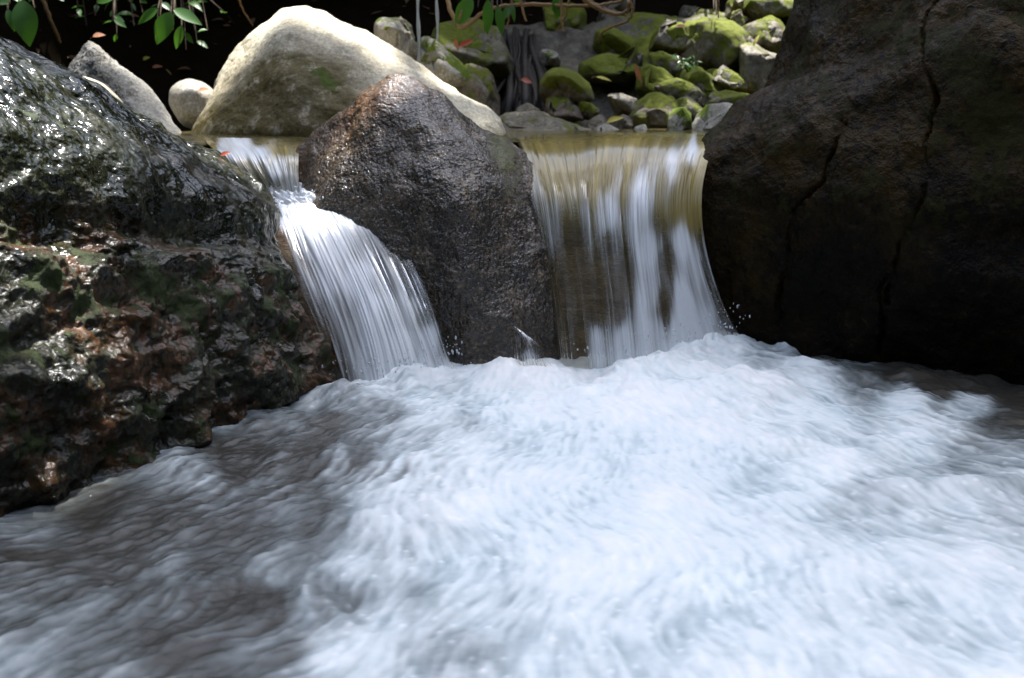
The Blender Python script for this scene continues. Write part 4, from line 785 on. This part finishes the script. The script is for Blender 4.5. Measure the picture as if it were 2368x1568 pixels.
def tree(base, crown_c, crown_r, n, L, Wd, lab, seed, holes=(), trunk_r=.22, thr=None):
    rr = np.random.default_rng(seed); root = empty("tree", base); tag(root, lab, "tree", "trees around the ravine"); base = np.array(base, float); cc = np.array(crown_c, float); cr = np.array(crown_r, float)
    tb = MB(); c = cmr([base - np.array([0, 0, .4]), base + (cc - base) * .4 + rr.normal(0, .15, 3), cc - np.array([0, 0, cr[2] * .2]), cc + np.array([0, 0, cr[2] * .7])], 30)
    tb.add(*tube(c, np.linspace(trunk_r, .04, 30), 10))
    for k in range(11):
        i = rr.integers(12, 26); a = rr.random() * 6.28; e = cc + cr * np.array([math.cos(a), math.sin(a), rr.normal(0, .35)]) * .8
        tb.add(*tube(cmr([c[i], (c[i] + e) / 2 + np.array([0, 0, .25]), e], 14), np.linspace(trunk_r * .35, .015, 14), 6))
    tb.build("trunk", MAT['bark'], root, base)
    q = rr.normal(0, 1, (n * 2, 3)); q /= np.linalg.norm(q, axis=1, keepdims=True); q *= rr.random((n * 2, 1)) ** (1 / 2.6)
    cl = noise3(q * 2.6 + seed, seed)
    pts = cc + q * cr; keep = cl > (-.18 if thr is None else thr)
    for (hp, hr) in holes:  # leaves dropped along the sun's path so chosen spots get direct sun
        w = pts - np.array(hp); al = w @ SUN; dist = np.linalg.norm(w - al[:, None] * SUN, axis=1); keep &= dist > hr
    pts = pts[keep][:n]
    co, f = leaf_cloud(pts, L, Wd, rr)
    link("crown", mesh_np("crown", co - base, f, False), MAT['canopy'], root)
HOLES = [(P(u, v, y), r) for (u, v, y, r) in ((170, 30, 5.9, .3), (510, 40, 5.9, .25), (1690, 150, 5.6, .42), (1570, 260, 5.0, .26), (1740, 20, 6.1, .4), (1580, 80, 5.9, .2), (1420, 250, 5.2, .17), (1020, 130, 5.3, .22), (930, 70, 5.2, .25), (420, 30, 4.95, .42), (265, 40, 5.2, .3), (60, 20, 5.0, .15), (340, 150, 5.2, .17), (460, 160, 4.7, .16), (210, 95, 4.6, .14), (640, 30, 4.76, .38), (720, 30, 4.82, .42), (800, 65, 4.78, .4), (880, 110, 4.72, .36), (950, 150, 4.66, .32), (1030, 195, 4.6, .26), (1090, 230, 4.54, .22), (770, 80, 4.56, .24), (850, 110, 4.53, .22), (930, 165, 4.47, .2), (1020, 210, 4.42, .2), (1110, 260, 4.36, .16), (495, 285, 4.38, .16), (545, 200, 4.45, .14), (1600, 270, 4.9, .1), (1700, 270, 4.9, .12), (1560, 205, 5.3, .1), (1650, 80, 5.7, .16), (1750, 80, 5.7, .12), (1540, 90, 5.8, .08), (1250, 290, 4.9, .1), (560, 90, 4.72, .25), (520, 150, 4.68, .22), (475, 250, 4.58, .2),
         (1000, 120, 5.2, .08), (1030, 165, 5.2, .06), (1790, 15, 6.1, .2), (1440, 240, 5.25, .05), (1575, 270, 4.9, .05), (1640, 90, 5.7, .1), (225, 190, 3.95, .15), (430, 30, 5.0, .06), (265, 42, 5.2, .06), (340, 145, 5.3, .05), (890, 60, 5.1, .06), (205, 90, 4.55, .05))]
HOLES2 = [(P(u, v, y), r) for (u, v, y, r) in ((60, 200, 2.5, .3), (200, 260, 2.7, .25), (330, 330, 2.85, .22), (470, 390, 3.0, .2), (560, 430, 3.05, .18), (-100, 150, 2.4, .35), (960, 240, 3.35, .28), (1030, 290, 3.3, .3), (1080, 340, 3.27, .28), (1130, 420, 3.24, .24), (1200, 450, 3.22, .22), (860, 210, 3.35, .2), (2320, 40, 3.45, .38), (50, 660, 2.1, .24))]
gb = lambda x, y: float(terrain_h(np.array([x]), np.array([y]))[0])
SC = np.array([0.1, 3.4, 0.4]) + SUN * 18.0  # unseen crown placed on the sun's path to shade the falls
tree((5.2, 8.6, gb(5.2, 8.6)), SC, (4.0, 4.3, 1.6), 62000, .15, .075, "broad spreading tree whose crown shades the falls from the right", 31, HOLES + HOLES2, .36, thr=-.6)
for k, (x, y, r, h) in enumerate(((-5.5, 8.3, 2.3, 3.4), (-2.2, 9.2, 2.4, 3.6), (1.2, 9.4, 2.5, 3.8), (4.6, 9.3, 2.4, 3.7), (-6.4, 4.6, 1.9, 3.3), (6.2, 4.8, 1.8, 3.2))):  # crowns hung low and forward to keep sky light off the bank
    tree((x, y, gb(x, y)), (x, (6.75 if x < 0 else 7.6) if y > 7 else y - .9, 2.75 if y > 7 else gb(x, y) + h * .42), (r, 1.35 if y > 7 else 1.9, 1.0 if y > 7 else 1.75), 5200, .16, .08, ["leafy tree on the left bank top", "leafy tree behind the slanted grey stone", "leafy tree standing on the bank above the roots", "leafy tree on the bank above the mossy slab", "leafy tree on the left side of the ravine", "leafy tree on the right side of the ravine"][k], 41 + k, HOLES, .16)
for k, (x, y) in enumerate(((-5.0, -5.2), (-1.6, -6.0), (2.0, -6.0), (5.4, -5.2))):  # unseen trees made tall and dense to block low sky light
    tree((x, y, gb(x, y)), (x, y + .5, gb(x, y) + 2.0), (2.5, 1.5, 2.6), 5200, .26, .13, ["leafy tree far left behind the viewer", "leafy tree left of centre behind the viewer", "leafy tree right of centre behind the viewer", "leafy tree far right behind the viewer"][k], 61 + k, (), .16)
for k, (x, y) in enumerate(((-5.4, -1.6), (-5.6, 1.8), (6.0, -1.4), (6.2, 1.8))):  # unseen side trees added to block sky light from the sides
    tree((x, y, gb(x, y)), (x * .93, y, gb(x, y) + 1.8), (1.5, 2.3, 2.4), 5200, .26, .13, ["tall leafy tree beside the pool on the near left", "tall leafy tree beside the pool on the middle left", "tall leafy tree beside the pool on the near right", "tall leafy tree beside the pool on the middle right"][k], 71 + k, HOLES + HOLES2, .16)

# spray thrown up where the falls meet the pool and rock
def spray(owner, spots, seed):
    rr = np.random.default_rng(seed); ico = bmesh.new(); bmesh.ops.create_icosphere(ico, subdivisions=1, radius=1); iv = np.array([v.co[:] for v in ico.verts]); fi = [tuple(v.index for v in f.verts) for f in ico.faces]; ico.free()
    mb = MB()
    for (u, v, y, n, su, sv) in spots:
        for k in range(n):
            p = P(u + rr.normal(0, su), v - abs(rr.normal(0, sv)), y + rr.normal(0, .03)); q = .0012 + .0022 * rr.random() ** 2
            mb.add(iv * np.array([q, q, q * (1 + 1.5 * rr.random())]) + p, fi)
    o = mb.build("spray", MAT['drip'], owner, owner.location); n = len(o.data.vertices)
    attr(o.data, 'foam', np.full(n, .75)); attr(o.data, 'body', np.full(n, .1)); attr(o.data, 'tex', np.full(n, .5)); attr(o.data, 'alpha', np.ones(n)); o["kind"] = "stuff"
WF = [o for o in bpy.data.objects if o.name.startswith("waterfall")]
for o in WF:
    if "wide" in o["label"]: spray(o, [(1400, 830, 3.0, 40, 50, 18), (1560, 790, 3.02, 60, 60, 20), (1680, 760, 3.1, 40, 25, 40), (1775, 785, 3.3, 25, 12, 14)], 5)
    elif "narrow" in o["label"]: spray(o, [(860, 870, 2.82, 70, 45, 28), (980, 850, 2.85, 60, 45, 22), (770, 470, 3.25, 40, 55, 18), (1050, 820, 2.95, 25, 14, 18)], 6)
